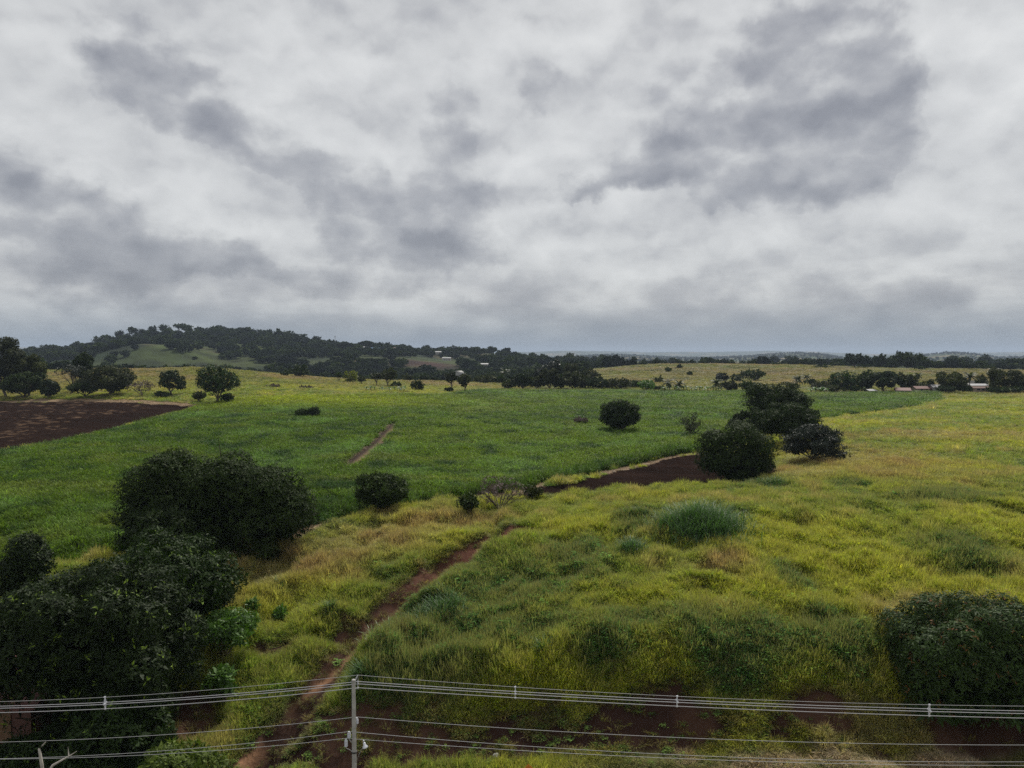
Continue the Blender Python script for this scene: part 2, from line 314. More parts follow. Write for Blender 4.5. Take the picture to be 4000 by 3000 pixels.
def cover(X, Y):
    """colour, tuft density, tuft height, kind (0 none, 1 grass, 2 cane, 3 short sparse, 4 straw) for every ground point"""
    n = X.shape; r = np.hypot(X, Y)
    Xj = X+(fbm(X, Y, 3, 3, 71)-.5)*1.6; Yj = Y+(fbm(X, Y, 3, 3, 72)-.5)*1.6
    g1 = fbm(X, Y, 14, 4, 41); g2 = fbm(X, Y, 4, 4, 43); g3 = fbm(X, Y, 45, 4, 45)
    col = mixc(np.broadcast_to(C_MID, n+(3,)), C_YEL, sstep(g1, .42, .62))
    col = mixc(col, C_TAN, sstep(g2, .56, .74)*.7)
    col = mixc(col, C_BLUE*1.2, sstep(g2, .40, .28)*.7)
    yel = blobs(X, Y, YEL); tan = blobs(X, Y, TAN); blu = blobs(X, Y, BLUE); brn = blobs(X, Y, BROWN)
    col = mixc(col, C_YEL*1.06, yel*.9); col = mixc(col, mixc(np.broadcast_to(C_TAN, n+(3,)), np.array([.30, .17, .11]), sstep(g2, .45, .65)*.8), tan*.8); col = mixc(col, C_BLUE, np.clip(blu*1.15, 0, .92))
    dens = np.ones(n); hgt = .75+.5*sstep(g2, .35, .65)+.25*blu; kind = np.ones(n, int)
    gcol = mixc(np.broadcast_to(np.array([.075, .055, .028]), n+(3,)), np.array([.07, .075, .022]), g1)
    # distant pasture: right-hand slope, yellow hill
    fr = sstep(r, 300, 420)
    hill = mixc(np.broadcast_to(np.array([.17, .19, .040]), n+(3,)), np.array([.26, .20, .10]), sstep(fbm(X, Y, 40, 4, 61), .42, .62))
    hill = mixc(hill, np.array([.20, .20, .045]), sstep(g3, .45, .65)*.6)
    hill = mixc(hill, np.array([.06, .09, .03]), sstep(fbm(X, Y, 16, 4, 62), .60, .74)*.8)
    hill = hill*(1-.22*sstep(r, 430, 560))[..., None]
    col = mixc(col, hill, fr); gcol = mixc(gcol, hill*.85, sstep(r, 230, 420))
    # cane
    cn = inpoly(Xj, Yj, POLY['cane']) | inpoly(Xj, Yj, POLY['cane2'])
    ccol = mixc(np.broadcast_to(C_CANE, n+(3,)), np.array([.125, .19, .014]), sstep(g3, .42, .66))
    ccol = mixc(ccol, np.array([.14, .24, .06]), sstep(g1, .52, .7)*.6)
    ccol = mixc(ccol, np.array([.020, .055, .012]), sstep(g2, .52, .3)*.85)
    ccol = mixc(ccol, np.array([.16, .20, .03]), sstep(fbm(X*.5, Y, 7, 4, 46), .58, .72)*.6)
    x0, y0 = hit(1150, 1560); yl = np.exp(-((X-x0)/60)**2-((Y-y0)/28)**2)
    ccol = mixc(ccol, C_YEL, yl*.7)
    col = np.where(cn[..., None], ccol, col); kind = np.where(cn, 2, kind); hgt = np.where(cn, 1.0+.3*g2, hgt)
    de, te, se = polyline_dist(X, Y, STRAW); ed = sstep(de, 6.5, 2.5)*cn*(.4+1.2*g2); hgt = hgt*(1+.45*ed); col = mixc(col, np.array([.045, .095, .018]), .55*ed*cn)
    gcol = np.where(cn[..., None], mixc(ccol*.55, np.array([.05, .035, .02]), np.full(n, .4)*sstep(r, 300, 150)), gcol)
    # cane beyond, behind the yellow slope
    # ditch and straw rims
    for P_, wd in ((DITCH, 2.2), (DITCH2, .8)):
        d, t, sd_ = polyline_dist(X, Y, P_); m = d < wd*(.35+1.1*fbm(X, Y, 3.0, 3, 48))
        kind = np.where(m, np.where(d > wd*.5, 4, 0), kind)
        cc = mixc(np.broadcast_to(np.array([.03, .018, .013]), n+(3,)), np.array([.19, .13, .08]), sstep(sd_*d, -.6, 1.0) if P_ is DITCH else sstep(sd_*d, 0, 1))
        gcol = np.where(m[..., None], cc, gcol); col = np.where(m[..., None], C_STRAW*.8, col); hgt = np.where(m, .45, hgt)
    d, t, sd_ = polyline_dist(X, Y, STRAW); m = (d < 1.5*(.1+1.3*fbm(X, Y, 2.0, 3, 49))) & (kind != 5)
    kind = np.where(m, 4, kind); col = np.where(m[..., None], C_STRAW, col); gcol = np.where(m[..., None], C_STRAW*.62, gcol); hgt = np.where(m, .35, hgt); dens = np.where(m, .5, dens)
    pl_ = inpoly(Xj, Yj, POLY['plowL']) | inpoly(Xj, Yj, POLY['plowR'])
    kind = np.where(pl_, 0, kind)
    dn = dens
    # rim of straw on the far side of the big ploughed field
    FR = [hit(u, v) for u, v in ((-300, 1572), (100, 1566), (300, 1562), (500, 1568), (640, 1576), (770, 1587))]
    d, t, sd_ = polyline_dist(X, Y, FR); m = (d < 3.5*(.3+1.2*g2)) & ~cn
    kind = np.where(m & ~pl_, 4, kind); col = np.where(m[..., None], C_STRAW, col); gcol = np.where(m[..., None], C_STRAW*.7, gcol); hgt = np.where(m, .4, hgt)
    # track gully: bare red soil with scanty dry grass
    d, t, sd_ = polyline_dist(X, Y, TRACK)
    m = np.exp(-(d/(2.0+.6*sstep(t, .4, .75)))**2)*(t > .0)*(t < 1)*sstep(Y, 110, 85)
    bare = np.maximum(m*(.45+.8*g2+.35*sstep(t, .4, .6)), brn*(.6+.8*g2))
    up = sstep(t, .45, .8)
    near_bank = sstep(Y, 50.6+1.6*(g1-.5), 48.4)*sstep(Y, 45.5, 46.5)*sstep(X, -17, -13)
    bank = near_bank*sstep(fbm(X, Y*2.2, 5, 4, 47), .50, .62)*sstep(Y, 50.2, 49.2)
    soilc = mixc(np.broadcast_to(np.array([.030, .0155, .011]), n+(3,)), C_SOILR, sstep(g2, .4, .7))
    soilc = mixc(soilc, np.array([.10, .040, .026]), m*up)
    sb = np.clip(bare+bank*.8, 0, 1)
    gcol = mixc(gcol, soilc, sstep(sb+near_bank*.35, .25, .6))
    thin = sstep(sb, .30, .60)
    dens = dens*(1-thin*.94)*(1-.15*near_bank); hgt = hgt*(1-.55*sstep(sb+near_bank*.5, .1, .6))
    col = mixc(col, np.array([.14, .105, .040]), sstep(sb+near_bank*.30, .15, .55)*.75)
    # orange footpath
    d, t, sd_ = polyline_dist(X, Y, PATH); m = d < .42*(.3+1.4*g2)
    gcol = mixc(gcol, np.array([.21, .115, .065]), np.exp(-(d/.40)**2)*sstep(g2, .25, .45)); dens = np.where(m, dens*.05, dens); 
    # verge beside the road: short dry straw and green
    vg = sstep(Y, 46.8+.6*(g1-.5), 45.8)*sstep(X, 2, 8)
    vc = mixc(np.broadcast_to(np.array([.16, .17, .05]), n+(3,)), np.array([.42, .33, .22]), sstep(g2, .42, .6))
    col = mixc(col, vc, vg); gcol = mixc(gcol, vc*.7, vg); hgt = hgt*(1-.65*vg)
    # ploughed soil last
    stripe = fbm((X*.35+Y*.94), (X*.94-Y*.35)*.09, 1.6, 3, 81)
    sc = mixc(np.broadcast_to(np.array([.0105, .0074, .0062]), n+(3,)), np.array([.027, .0165, .0135]), stripe)
    dl, tl, s2 = polyline_dist(X, Y, POLY['plowL'][1:7]); st = sstep(dl, 6, 16)*inpoly(X, Y, POLY['plowL'])
    stw = sstep(fbm(X*.94-Y*.1, Y, 1.7, 4, 83), .60, .72)*sstep(fbm(X, Y, 13, 3, 84), .40, .6)
    sc = mixc(sc, np.array([.13, .085, .055]), st*stw*.7)
    gcol = np.where(pl_[..., None], sc, gcol)
    # the hills beyond: pasture, scrub, bare earth
    fh = sstep(r, 720, 820)
    hc = mixc(np.broadcast_to(np.array([.036, .058, .028]), n+(3,)), np.array([.085, .110, .034]), sstep(fbm(X, Y, 120, 4, 91), .45, .62))
    hc = mixc(hc, np.array([.12, .10, .05]), sstep(fbm(X, Y, 60, 4, 92), .58, .72)*.8)
    for (u, v, ru, rd, c) in ((660, 1375, 165, 90, (.070, .098, .027)), (1690, 1425, 110, 45, (.085, .042, .036)), (1600, 1412, 60, 30, (.085, .042, .036)), (1400, 1412, 55, 25, (.17, .13, .07)),
                              (2010, 1380, 130, 60, (.10, .145, .045)), (2080, 1395, 120, 40, (.23, .17, .10)), (1240, 1420, 120, 40, (.10, .13, .05)), (1100, 1320, 60, 20, (.14, .10, .06)),
                              (1300, 1350, 60, 30, (.09, .11, .05)), (2030, 1425, 50, 40, (.14, .2, .06))):
        hc = mixc(hc, np.array(c), soft_blob(X+(g1-.5)*40, Y, u, v, ru, rd))
    hc = mixc(hc, mixc(np.broadcast_to(np.array([.05, .075, .03]), n+(3,)), np.array([.22, .18, .10]), sstep(fbm(X, Y, 300, 4, 95), .55, .7)), sstep(r, 1500, 1900))
    hc = hc*(.62+1.3*(fbm(X, Y, 22, 4, 97)-.5))[..., None]*(.75+.25*sstep(r, 1500, 2500))[..., None]
    gcol = mixc(gcol, hc, fh)
    return dict(col=col, gcol=gcol, dens=dens, h=hgt, kind=kind, plow=pl_, cane=cn, bare=np.clip(sb, 0, 1), clear=None)

# ------------------------------------------------------------------ mesh helpers
def npmesh(name, V, F, mats=(), attrs=None, smooth=False, mi=None):
    me = bpy.data.meshes.new(name); V = np.ascontiguousarray(V, np.float32)
    F = np.ascontiguousarray(F, np.int32); k = F.shape[1]
    me.vertices.add(len(V)); me.vertices.foreach_set('co', V.ravel())
    me.loops.add(F.size); me.loops.foreach_set('vertex_index', F.ravel())
    me.polygons.add(len(F)); me.polygons.foreach_set('loop_start', np.arange(0, F.size, k, dtype=np.int32))
    me.polygons.foreach_set('loop_total', np.full(len(F), k, np.int32))
    for m in mats: me.materials.append(m)
    if mi is not None: me.polygons.foreach_set('material_index', np.asarray(mi, np.int32))
    for an, (typ, arr) in (attrs or {}).items():
        a = me.attributes.new(an, typ, 'POINT'); arr = np.ascontiguousarray(arr, np.float32)
        a.data.foreach_set({'FLOAT': 'value', 'FLOAT_VECTOR': 'vector', 'FLOAT_COLOR': 'color'}[typ], arr.ravel())
    me.update(calc_edges=True)
    me.polygons.foreach_set('use_smooth', np.full(len(F), smooth, bool))
    return me
def link(name, data, parent=None, loc=None):
    o = bpy.data.objects.new(name, data); COL.objects.link(o)
    if parent is not None: o.parent = parent
    if loc is not None: o.location = loc
    return o
def tag(o, label=None, cat=None, group=None, kind=None):
    if label: o['label'] = label
    if cat: o['category'] = cat
    if group: o['group'] = group
    if kind: o['kind'] = kind
    return o
class MB:                                   # collects closed shapes into one mesh
    def __init__(s): s.V = []; s.F = []; s.n = 0
    def add(s, V, F): s.V.append(np.asarray(V, float)); s.F += [tuple(i+s.n for i in f) for f in F]; s.n += len(V)
    def box(s, c, size, rot=None):
        x, y, z = [q/2 for q in size]
        V = [Vector(p) for p in ((-x, -y, -z), (x, -y, -z), (x, y, -z), (-x, y, -z), (-x, -y, z), (x, -y, z), (x, y, z), (-x, y, z))]
        if rot is not None: V = [rot @ p for p in V]
        s.add([p+Vector(c) for p in V], [(0, 3, 2, 1), (4, 5, 6, 7), (0, 1, 5, 4), (1, 2, 6, 5), (2, 3, 7, 6), (3, 0, 4, 7)])
    def tube(s, pts, rad, n=7, cap=True):
        pts = [Vector(p) for p in pts]; rad = rad if hasattr(rad, '__len__') else [rad]*len(pts); V = []; F = []
        for i, p in enumerate(pts):
            t = (pts[min(i+1, len(pts)-1)]-pts[max(i-1, 0)]); t = t.normalized() if t.length > 1e-9 else Vector((0, 0, 1))
            a = t.cross(Vector((0, 0, 1)) if abs(t.z) < .9 else Vector((1, 0, 0))).normalized(); b = t.cross(a)
            for k in range(n):
                th = 2*math.pi*k/n; V.append(p+(a*math.cos(th)+b*math.sin(th))*rad[i])
        for i in range(len(pts)-1):
            for k in range(n): F.append((i*n+k, i*n+(k+1) % n, (i+1)*n+(k+1) % n, (i+1)*n+k))
        if cap: F.append(tuple(range(n))); F.append(tuple((len(pts)-1)*n+k for k in reversed(range(n))))
        s.add(V, F)
    def lathe(s, prof, n=16, c=(0, 0, 0), axis=None):       # prof: (r, z)
        V = []; F = []; q = Vector(axis).to_track_quat('Z', 'Y').to_matrix() if axis is not None else Matrix.Identity(3)
        for r_, z_ in prof:
            for k in range(n):
                th = 2*math.pi*k/n; V.append(q @ Vector((r_*math.cos(th), r_*math.sin(th), z_))+Vector(c))
        for i in range(len(prof)-1):
            for k in range(n): F.append((i*n+k, i*n+(k+1) % n, (i+1)*n+(k+1) % n, (i+1)*n+k))
        F.append(tuple(reversed(range(n)))); F.append(tuple((len(prof)-1)*n+k for k in range(n)))
        s.add(V, F)
    def mesh(s, name, mat, smooth=False):
        me = bpy.data.meshes.new(name); me.from_pydata([tuple(v) for a in s.V for v in a], [], s.F); me.materials.append(mat)
        me.polygons.foreach_set('use_smooth', [smooth]*len(me.polygons)); me.update(); return me
    def obj(s, name, mat, parent=None, smooth=False, loc=None): return link(name, s.mesh(name, mat, smooth), parent, loc)

# ------------------------------------------------------------------ materials
def mat(name):
    m = bpy.data.materials.new(name); m.use_nodes = True; t = NT(m.node_tree); t.n.clear()
    return m, t
def finish(t, shader): o = t.node('ShaderNodeOutputMaterial'); t.l.new(shader, o.inputs[0])
def simple(name, c, rough=.7, metal=0., nscale=6., namp=.25, bump=.15):
    m, t = mat(name); p = t.node('ShaderNodeBsdfPrincipled')
    tco = t.node('ShaderNodeTexCoord').outputs['Object']
    nz = t.noise(tco, nscale, 6, .6)
    dk = tuple(x*(1-namp) for x in c); lt = tuple(min(1, x*(1+namp)) for x in c)
    t.put(p.inputs['Base Color'], t.ramp(nz, [(.25, dk), (.75, lt)])); p.inputs['Roughness'].default_value = rough; p.inputs['Metallic'].default_value = metal
    if bump:
        b = t.node('ShaderNodeBump'); b.inputs['Strength'].default_value = bump; b.inputs['Distance'].default_value = .02
        t.put(b.inputs['Height'], t.noise(tco, nscale*5, 5)); t.l.new(b.outputs[0], p.inputs['Normal'])
    finish(t, p.outputs[0]); return m
def ground_mat(name, bump=.6, soil=False):
    m, t = mat(name); p = t.node('ShaderNodeBsdfPrincipled'); p.inputs['Roughness'].default_value = .95; p.inputs['Specular IOR Level'].default_value = 0.0 if soil else .08
    a = t.node('ShaderNodeAttribute'); a.attribute_name = 'col'
    pos = t.node('ShaderNodeNewGeometry').outputs['Position']
    n1 = t.noise(pos, 3.0, 5, .65); n2 = t.noise(pos, .35, 5, .6)
    k = t.m('ADD', t.m('MULTIPLY', n1, .9), t.m('MULTIPLY', n2, .7)); k = t.m('ADD', k, .2)
    t.put(p.inputs['Base Color'], t.vm('MULTIPLY', a.outputs['Color'], t.comb(k, k, k)))
    b = t.node('ShaderNodeBump'); b.inputs['Strength'].default_value = bump; b.inputs['Distance'].default_value = .25
    t.put(b.inputs['Height'], t.noise(pos, 2.2, 7, .65)); t.l.new(b.outputs[0], p.inputs['Normal'])
    finish(t, p.outputs[0]); return m
def blade_mat(name, gloss=.35, trans=.35, instancer=True, tipmix=None, rough=.5):
    m, t = mat(name)
    a = t.node('ShaderNodeAttribute'); a.attribute_name = 'col'; a.attribute_type = 'INSTANCER'
    v = t.node('ShaderNodeAttribute'); v.attribute_name = 'tint'
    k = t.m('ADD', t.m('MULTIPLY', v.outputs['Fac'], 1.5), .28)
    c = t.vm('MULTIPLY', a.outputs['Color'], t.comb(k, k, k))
    if tipmix:
        s = t.node('ShaderNodeAttribute'); s.attribute_name = 'seed'
        c = t.mix(s.outputs['Fac'], c, t.mix(.5, c, tipmix))
    p = t.node('ShaderNodeBsdfPrincipled'); p.inputs['Roughness'].default_value = rough; p.inputs['Specular IOR Level'].default_value = gloss
    t.put(p.inputs['Base Color'], c)
    tr = t.node('ShaderNodeBsdfTranslucent'); t.put(tr.inputs[0], t.vm('MULTIPLY', c, (1.15, 1.25, .7)))
    mx = t.node('ShaderNodeMixShader'); mx.inputs[0].default_value = trans; t.l.new(p.outputs[0], mx.inputs[1]); t.l.new(tr.outputs[0], mx.inputs[2])
    finish(t, mx.outputs[0]); return m
def leaf_mat(name, dark, light, accent=None, trans=.22, rough=.45, spec=.4, var=.0):
    m, t = mat(name)
    v = t.node('ShaderNodeAttribute'); v.attribute_name = 'tint'
    st = [(0.0, dark), (.80, light)]
    if accent: st += [(.90, light), (.97, accent)]
    c = t.ramp(v.outputs['Fac'], st)
    oi = t.node('ShaderNodeObjectInfo')
    if var:
        k = t.m('ADD', t.m('MULTIPLY', oi.outputs['Random'], var), 1-var/2)
        c = t.vm('MULTIPLY', c, t.comb(k, k, t.m('SUBTRACT', 1.9, t.m('MULTIPLY', k, .9))))
    p = t.node('ShaderNodeBsdfPrincipled'); p.inputs['Roughness'].default_value = rough; p.inputs['Specular IOR Level'].default_value = spec
    t.put(p.inputs['Base Color'], c)
    tr = t.node('ShaderNodeBsdfTranslucent'); t.put(tr.inputs[0], t.vm('MULTIPLY', c, (1.2, 1.4, .6)))
    mx = t.node('ShaderNodeMixShader'); mx.inputs[0].default_value = trans; t.l.new(p.outputs[0], mx.inputs[1]); t.l.new(tr.outputs[0], mx.inputs[2])
    finish(t, mx.outputs[0]); return m
M = {}
M['ground'] = ground_mat('ground_cover'); M['soil'] = ground_mat('ploughed_soil', 1.0, True); M['hill'] = ground_mat('hill_cover', .9)
M['grass'] = blade_mat('grass_blades', .12, .40, tipmix=(.36, .27, .15, 1)); M['cane'] = blade_mat('cane_leaves', .10, .40)
M['straw'] = blade_mat('straw_blades', .2, .2); M['weed'] = blade_mat('weed_leaves', .05, .3, rough=.85)
M['bark'] = simple('bark', (.10, .078, .058), .9, 0, 2.5, .45, .6); M['bark_pale'] = simple('pale_bark', (.36, .33, .29), .85, 0, 3, .3, .4)
M['leaf_dark'] = leaf_mat('dark_leaves', (.007, .013, .004), (.034, .056, .012), None, .14, .65, .12, .35)
M['leaf_mango'] = leaf_mat('mango_leaves', (.009, .018, .005), (.042, .078, .016), (.14, .06, .02), .10, .6, .14)
M['leaf_fore'] = leaf_mat('broad_dark_leaves', (.005, .010, .004), (.026, .044, .011), (.16, .24, .028), .14, .6, .13)
M['leaf_tip'] = leaf_mat('dark_leaves_with_pale_tips', (.007, .014, .004), (.030, .056, .011), (.14, .22, .028), .15, .6, .15)
M['leaf_green'] = leaf_mat('fresh_green_leaves', (.035, .080, .014), (.095, .185, .026), None, .25, .5, .3)
M['leaf_olive'] = leaf_mat('olive_leaves', (.016, .022, .009), (.060, .070, .022), None, .15, .65, .12, .5)
M['leaf_yellow'] = leaf_mat('yellowish_leaves', (.060, .075, .015), (.17, .18, .030), None, .3, .5, .3)
M['leaf_grey'] = leaf_mat('grey_green_leaves', (.006, .010, .007), (.028, .040, .026), None, .1, .5, .3)
M['leaf_far'] = leaf_mat('far_tree_leaves', (.008, .015, .007), (.034, .050, .016), None, .12, .75, .05, .9)
M['twig'] = simple('dry_twigs', (.13, .105, .09), .9, 0, 4, .3, 0)
M['leaf_dry'] = leaf_mat('dry_purplish_leaves', (.05, .035, .035), (.15, .11, .11), None, .1, .7, .2)
M['frond'] = leaf_mat('palm_leaflets', (.010, .020, .007), (.050, .066, .018), None, .2, .55, .2)
M['banana'] = leaf_mat('banana_leaf', (.03, .07, .02), (.11, .19, .05), None, .35, .5, .25)

# ------------------------------------------------------------------ ground sheet (polar grid, finer ahead)
azf = np.linspace(-44, 44, 561); azs = np.concatenate([np.linspace(-180, -44, 60)[:-1], azf, np.linspace(44, 180, 60)[1:-1]])
NA = len(azs); NR = 560
rr = np.concatenate([np.linspace(2, 38, 12)[:-1], np.exp(np.linspace(math.log(38), math.log(420), 380))[:-1], np.exp(np.linspace(math.log(420), math.log(16500), 230))])
NR = len(rr)
A, RR = np.meshgrid(np.radians(azs), rr, indexing='ij')
GX, GY = RR*np.sin(A), RR*np.cos(A)
GZ = H(GX.ravel(), GY.ravel()).reshape(GX.shape)
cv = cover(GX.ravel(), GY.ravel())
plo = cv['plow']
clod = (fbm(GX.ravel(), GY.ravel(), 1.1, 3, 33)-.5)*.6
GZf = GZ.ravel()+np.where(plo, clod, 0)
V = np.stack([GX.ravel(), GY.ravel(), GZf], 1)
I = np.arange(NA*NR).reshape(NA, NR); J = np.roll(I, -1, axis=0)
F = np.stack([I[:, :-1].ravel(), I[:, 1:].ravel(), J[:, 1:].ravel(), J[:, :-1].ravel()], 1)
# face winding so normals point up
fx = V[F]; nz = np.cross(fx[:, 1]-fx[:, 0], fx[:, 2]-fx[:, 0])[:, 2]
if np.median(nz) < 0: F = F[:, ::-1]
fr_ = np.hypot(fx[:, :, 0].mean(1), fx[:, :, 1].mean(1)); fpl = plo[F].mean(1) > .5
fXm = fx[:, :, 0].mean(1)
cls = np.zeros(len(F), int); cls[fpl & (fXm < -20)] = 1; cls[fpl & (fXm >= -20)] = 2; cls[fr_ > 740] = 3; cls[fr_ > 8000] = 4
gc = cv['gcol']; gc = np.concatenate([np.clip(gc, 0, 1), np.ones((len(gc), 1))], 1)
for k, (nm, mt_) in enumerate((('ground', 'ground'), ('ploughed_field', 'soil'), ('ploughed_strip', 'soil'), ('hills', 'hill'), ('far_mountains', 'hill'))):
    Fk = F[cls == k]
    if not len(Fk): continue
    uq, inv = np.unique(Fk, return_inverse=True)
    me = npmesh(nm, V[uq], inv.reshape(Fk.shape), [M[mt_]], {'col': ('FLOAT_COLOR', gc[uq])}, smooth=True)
    tag(link(nm, me), kind='structure')

# ------------------------------------------------------------------ scattering
SRC = bpy.data.collections.new('sources')       # sources of the scattered stuff, not part of the scene
def src_collection(name, meshes):
    c = bpy.data.collections.new(name)
    for i, me in enumerate(meshes):
        o = bpy.data.objects.new(f"{name}_{chr(97+i)}", me); c.objects.link(o)
    return c
def scatter(name, pts, rot, scl, idx, col, coll, label=None, cat=None):
    n = len(pts)
    me = npmesh(name, pts, np.zeros((0, 3), np.int32), (), {'rot': ('FLOAT_VECTOR', rot), 'scl': ('FLOAT_VECTOR', scl),
                'col': ('FLOAT_COLOR', np.concatenate([np.clip(col, 0, 1), np.ones((n, 1))], 1)), 'pick': ('FLOAT', idx)})
    o = link(name, me); tag(o, label, cat, kind='stuff')
    ng = bpy.data.node_groups.new(name+'_nodes', 'GeometryNodeTree')
    ng.interface.new_socket('Geometry', in_out='INPUT', socket_type='NodeSocketGeometry'); ng.interface.new_socket('Geometry', in_out='OUTPUT', socket_type='NodeSocketGeometry')
    gi = ng.nodes.new('NodeGroupInput'); go = ng.nodes.new('NodeGroupOutput'); ip = ng.nodes.new('GeometryNodeInstanceOnPoints')
    ci = ng.nodes.new('GeometryNodeCollectionInfo'); ci.inputs[0].default_value = coll; ci.inputs[1].default_value = True; ci.inputs[2].default_value = True
    def na(nm, ty):
        a = ng.nodes.new('GeometryNodeInputNamedAttribute'); a.data_type = ty; a.inputs[0].default_value = nm; return a.outputs[0]
    L = ng.links.new
    L(gi.outputs[0], ip.inputs['Points']); L(ci.outputs[0], ip.inputs['Instance']); ip.inputs['Pick Instance'].default_value = True
    L(na('pick', 'FLOAT'), ip.inputs['Instance Index'])
    e = ng.nodes.new('FunctionNodeEulerToRotation'); L(na('rot', 'FLOAT_VECTOR'), e.inputs[0]); L(e.outputs[0], ip.inputs['Rotation'])
    L(na('scl', 'FLOAT_VECTOR'), ip.inputs['Scale']); L(ip.outputs[0], go.inputs[0])
    md = o.modifiers.new('scatter', 'NODES'); md.node_group = ng
    return o
def _blu(X, Y): return blobs(X, Y, BLUE)
def tuft(seed, n, h, spread, width, bend, mat_, plume=0.0, lean=.15, seg=3):
    g = np.random.default_rng(seed); V = []; F = []; tint = []; seedv = []
    for i in range(n):
        a = g.uniform(0, 2*math.pi); r0 = spread*math.sqrt(g.uniform())*.6; bx, by = r0*math.cos(a), r0*math.sin(a)
        a2 = a+g.normal(0, .7); L = h*g.uniform(.55, 1.1); ln = g.uniform(.05, .35)+bend*g.uniform(.3, 1.2); tn = g.uniform()
        wd = width*g.uniform(.7, 1.3); pl_ = g.uniform() < plume; px, py = -math.sin(a2+g.normal(0, .9)), math.cos(a2)
        x, y, z = bx, by, 0.; th = g.uniform(0, .25); b0 = len(V)
        for k in range(seg+1):
            t = k/seg; ww = wd*(1-t**2*.95)*(.6 if k == 0 else 1)
            if pl_: ww = wd*(.35 if k < seg-1 else 1.2)*(1 if k < seg else .4)
            V += [(x-px*ww/2, y-py*ww/2, z), (x+px*ww/2, y+py*ww/2, z)]
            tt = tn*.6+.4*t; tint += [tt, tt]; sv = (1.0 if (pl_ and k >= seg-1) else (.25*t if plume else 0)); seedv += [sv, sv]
            st = L/seg; th += ln*1.2/seg*(1+k*.7)*(.35 if pl_ else 1)
            x += math.cos(a2)*math.sin(th)*st; y += math.sin(a2)*math.sin(th)*st; z += math.cos(th)*st
        for k in range(seg): F.append((b0+2*k, b0+2*k+1, b0+2*k+3, b0+2*k+2))
    return npmesh(f'tuft_{seed}', np.array(V), np.array(F), [mat_], {'tint': ('FLOAT', tint), 'seed': ('FLOAT', seedv)})
def weedmesh(seed, n, h, size, mat_):
    g = np.random.default_rng(seed); V = []; F = []; tint = []
    for i in range(n):
        p = np.array([g.normal(0, h*.35), g.normal(0, h*.35), g.uniform(.1, 1)*h]); a = g.uniform(0, 6.28); t = g.uniform(-.3, .5)
        d = np.array([math.cos(a), math.sin(a), t]); s_ = np.array([-math.sin(a), math.cos(a), 0]); l = size*g.uniform(.6, 1.3); b0 = len(V)
        V += [p, p+d*l*.5+s_*l*.25, p+d*l, p+d*l*.5-s_*l*.25]; tn = g.uniform(); tint += [tn]*4; F.append((b0, b0+1, b0+2, b0+3))
    return npmesh(f'weed_{seed}', np.array(V), np.array(F), [mat_], {'tint': ('FLOAT', tint), 'seed': ('FLOAT', [0]*len(tint))})
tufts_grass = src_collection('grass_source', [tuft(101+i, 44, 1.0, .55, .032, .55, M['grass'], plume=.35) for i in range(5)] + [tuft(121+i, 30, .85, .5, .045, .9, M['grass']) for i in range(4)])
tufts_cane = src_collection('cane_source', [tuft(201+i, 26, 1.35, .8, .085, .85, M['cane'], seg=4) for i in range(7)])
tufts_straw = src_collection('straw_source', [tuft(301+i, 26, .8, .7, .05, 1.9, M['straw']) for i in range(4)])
tufts_weed = src_collection('weed_source', [weedmesh(401+i, 60, .5, .15, M['weed']) for i in range(4)])
def sample(nn, d0, d1, pw, amax=39.5):
    """depths with density falling as D**-pw per area"""
    a = np.radians(rng.uniform(-amax, amax, nn)); e = 2-pw
    q_ = rng.uniform(size=nn)
    D = np.exp(math.log(d0)+q_*(math.log(d1)-math.log(d0))) if abs(e) < 1e-6 else (d0**e+q_*(d1**e-d0**e))**(1/e)
    return D*np.sin(a), D*np.cos(a), D
def place(nn, d0, d1, pw, kinds, name, coll, ncoll, wscale, label, cat, hmul=1.0, dmul=1.0, extra=None, lean=(.0, .0)):
    X, Y, D = sample(nn, d0, d1, pw); c = cover(X, Y)
    ok = np.isin(c['kind'], kinds) & (rng.uniform(size=nn) < c['dens']*dmul)
    if extra is not None: ok &= extra(X, Y, c)
    X, Y, D = X[ok], Y[ok], D[ok]; n = len(X); Z = H(X, Y)
    if name == 'bank_weeds': c['col'][:] = (.10, .15, .035)
    if name == 'broad_leaved_weeds': c['col'] = c['col']*.35+np.array([.040, .092, .022])
    cl = c['col'][ok]*np.exp(rng.normal(0, .22, (n, 1)))*np.array([1, 1, 1]); cl[:, 0] *= rng.uniform(.88, 1.12, n)
    ws = wscale(D)*rng.uniform(.75, 1.25, n); hs = c['h'][ok]*hmul*rng.uniform(.7, 1.2, n)
    rot = np.stack([rng.normal(lean[1], .13, n), rng.normal(lean[0], .13, n), rng.uniform(0, 6.28, n)], 1)
    idx = rng.integers(0, ncoll, n)
    return scatter(name, np.stack([X, Y, Z-.03], 1), rot, np.stack([ws, ws, hs], 1), idx, cl, coll, label, cat)
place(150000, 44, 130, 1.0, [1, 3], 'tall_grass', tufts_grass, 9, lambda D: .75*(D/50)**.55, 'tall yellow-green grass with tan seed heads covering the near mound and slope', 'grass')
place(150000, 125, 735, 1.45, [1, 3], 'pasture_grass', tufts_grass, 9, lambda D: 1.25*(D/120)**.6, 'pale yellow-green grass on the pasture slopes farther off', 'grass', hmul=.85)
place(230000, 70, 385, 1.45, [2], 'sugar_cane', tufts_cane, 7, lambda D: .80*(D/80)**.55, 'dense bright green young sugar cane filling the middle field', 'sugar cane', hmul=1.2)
place(260000, 44, 320, 1.0, [4], 'straw_litter', tufts_straw, 4, lambda D: .6*(D/80)**.3, 'dry tan straw litter along the ploughed strip and the ditch', 'straw')
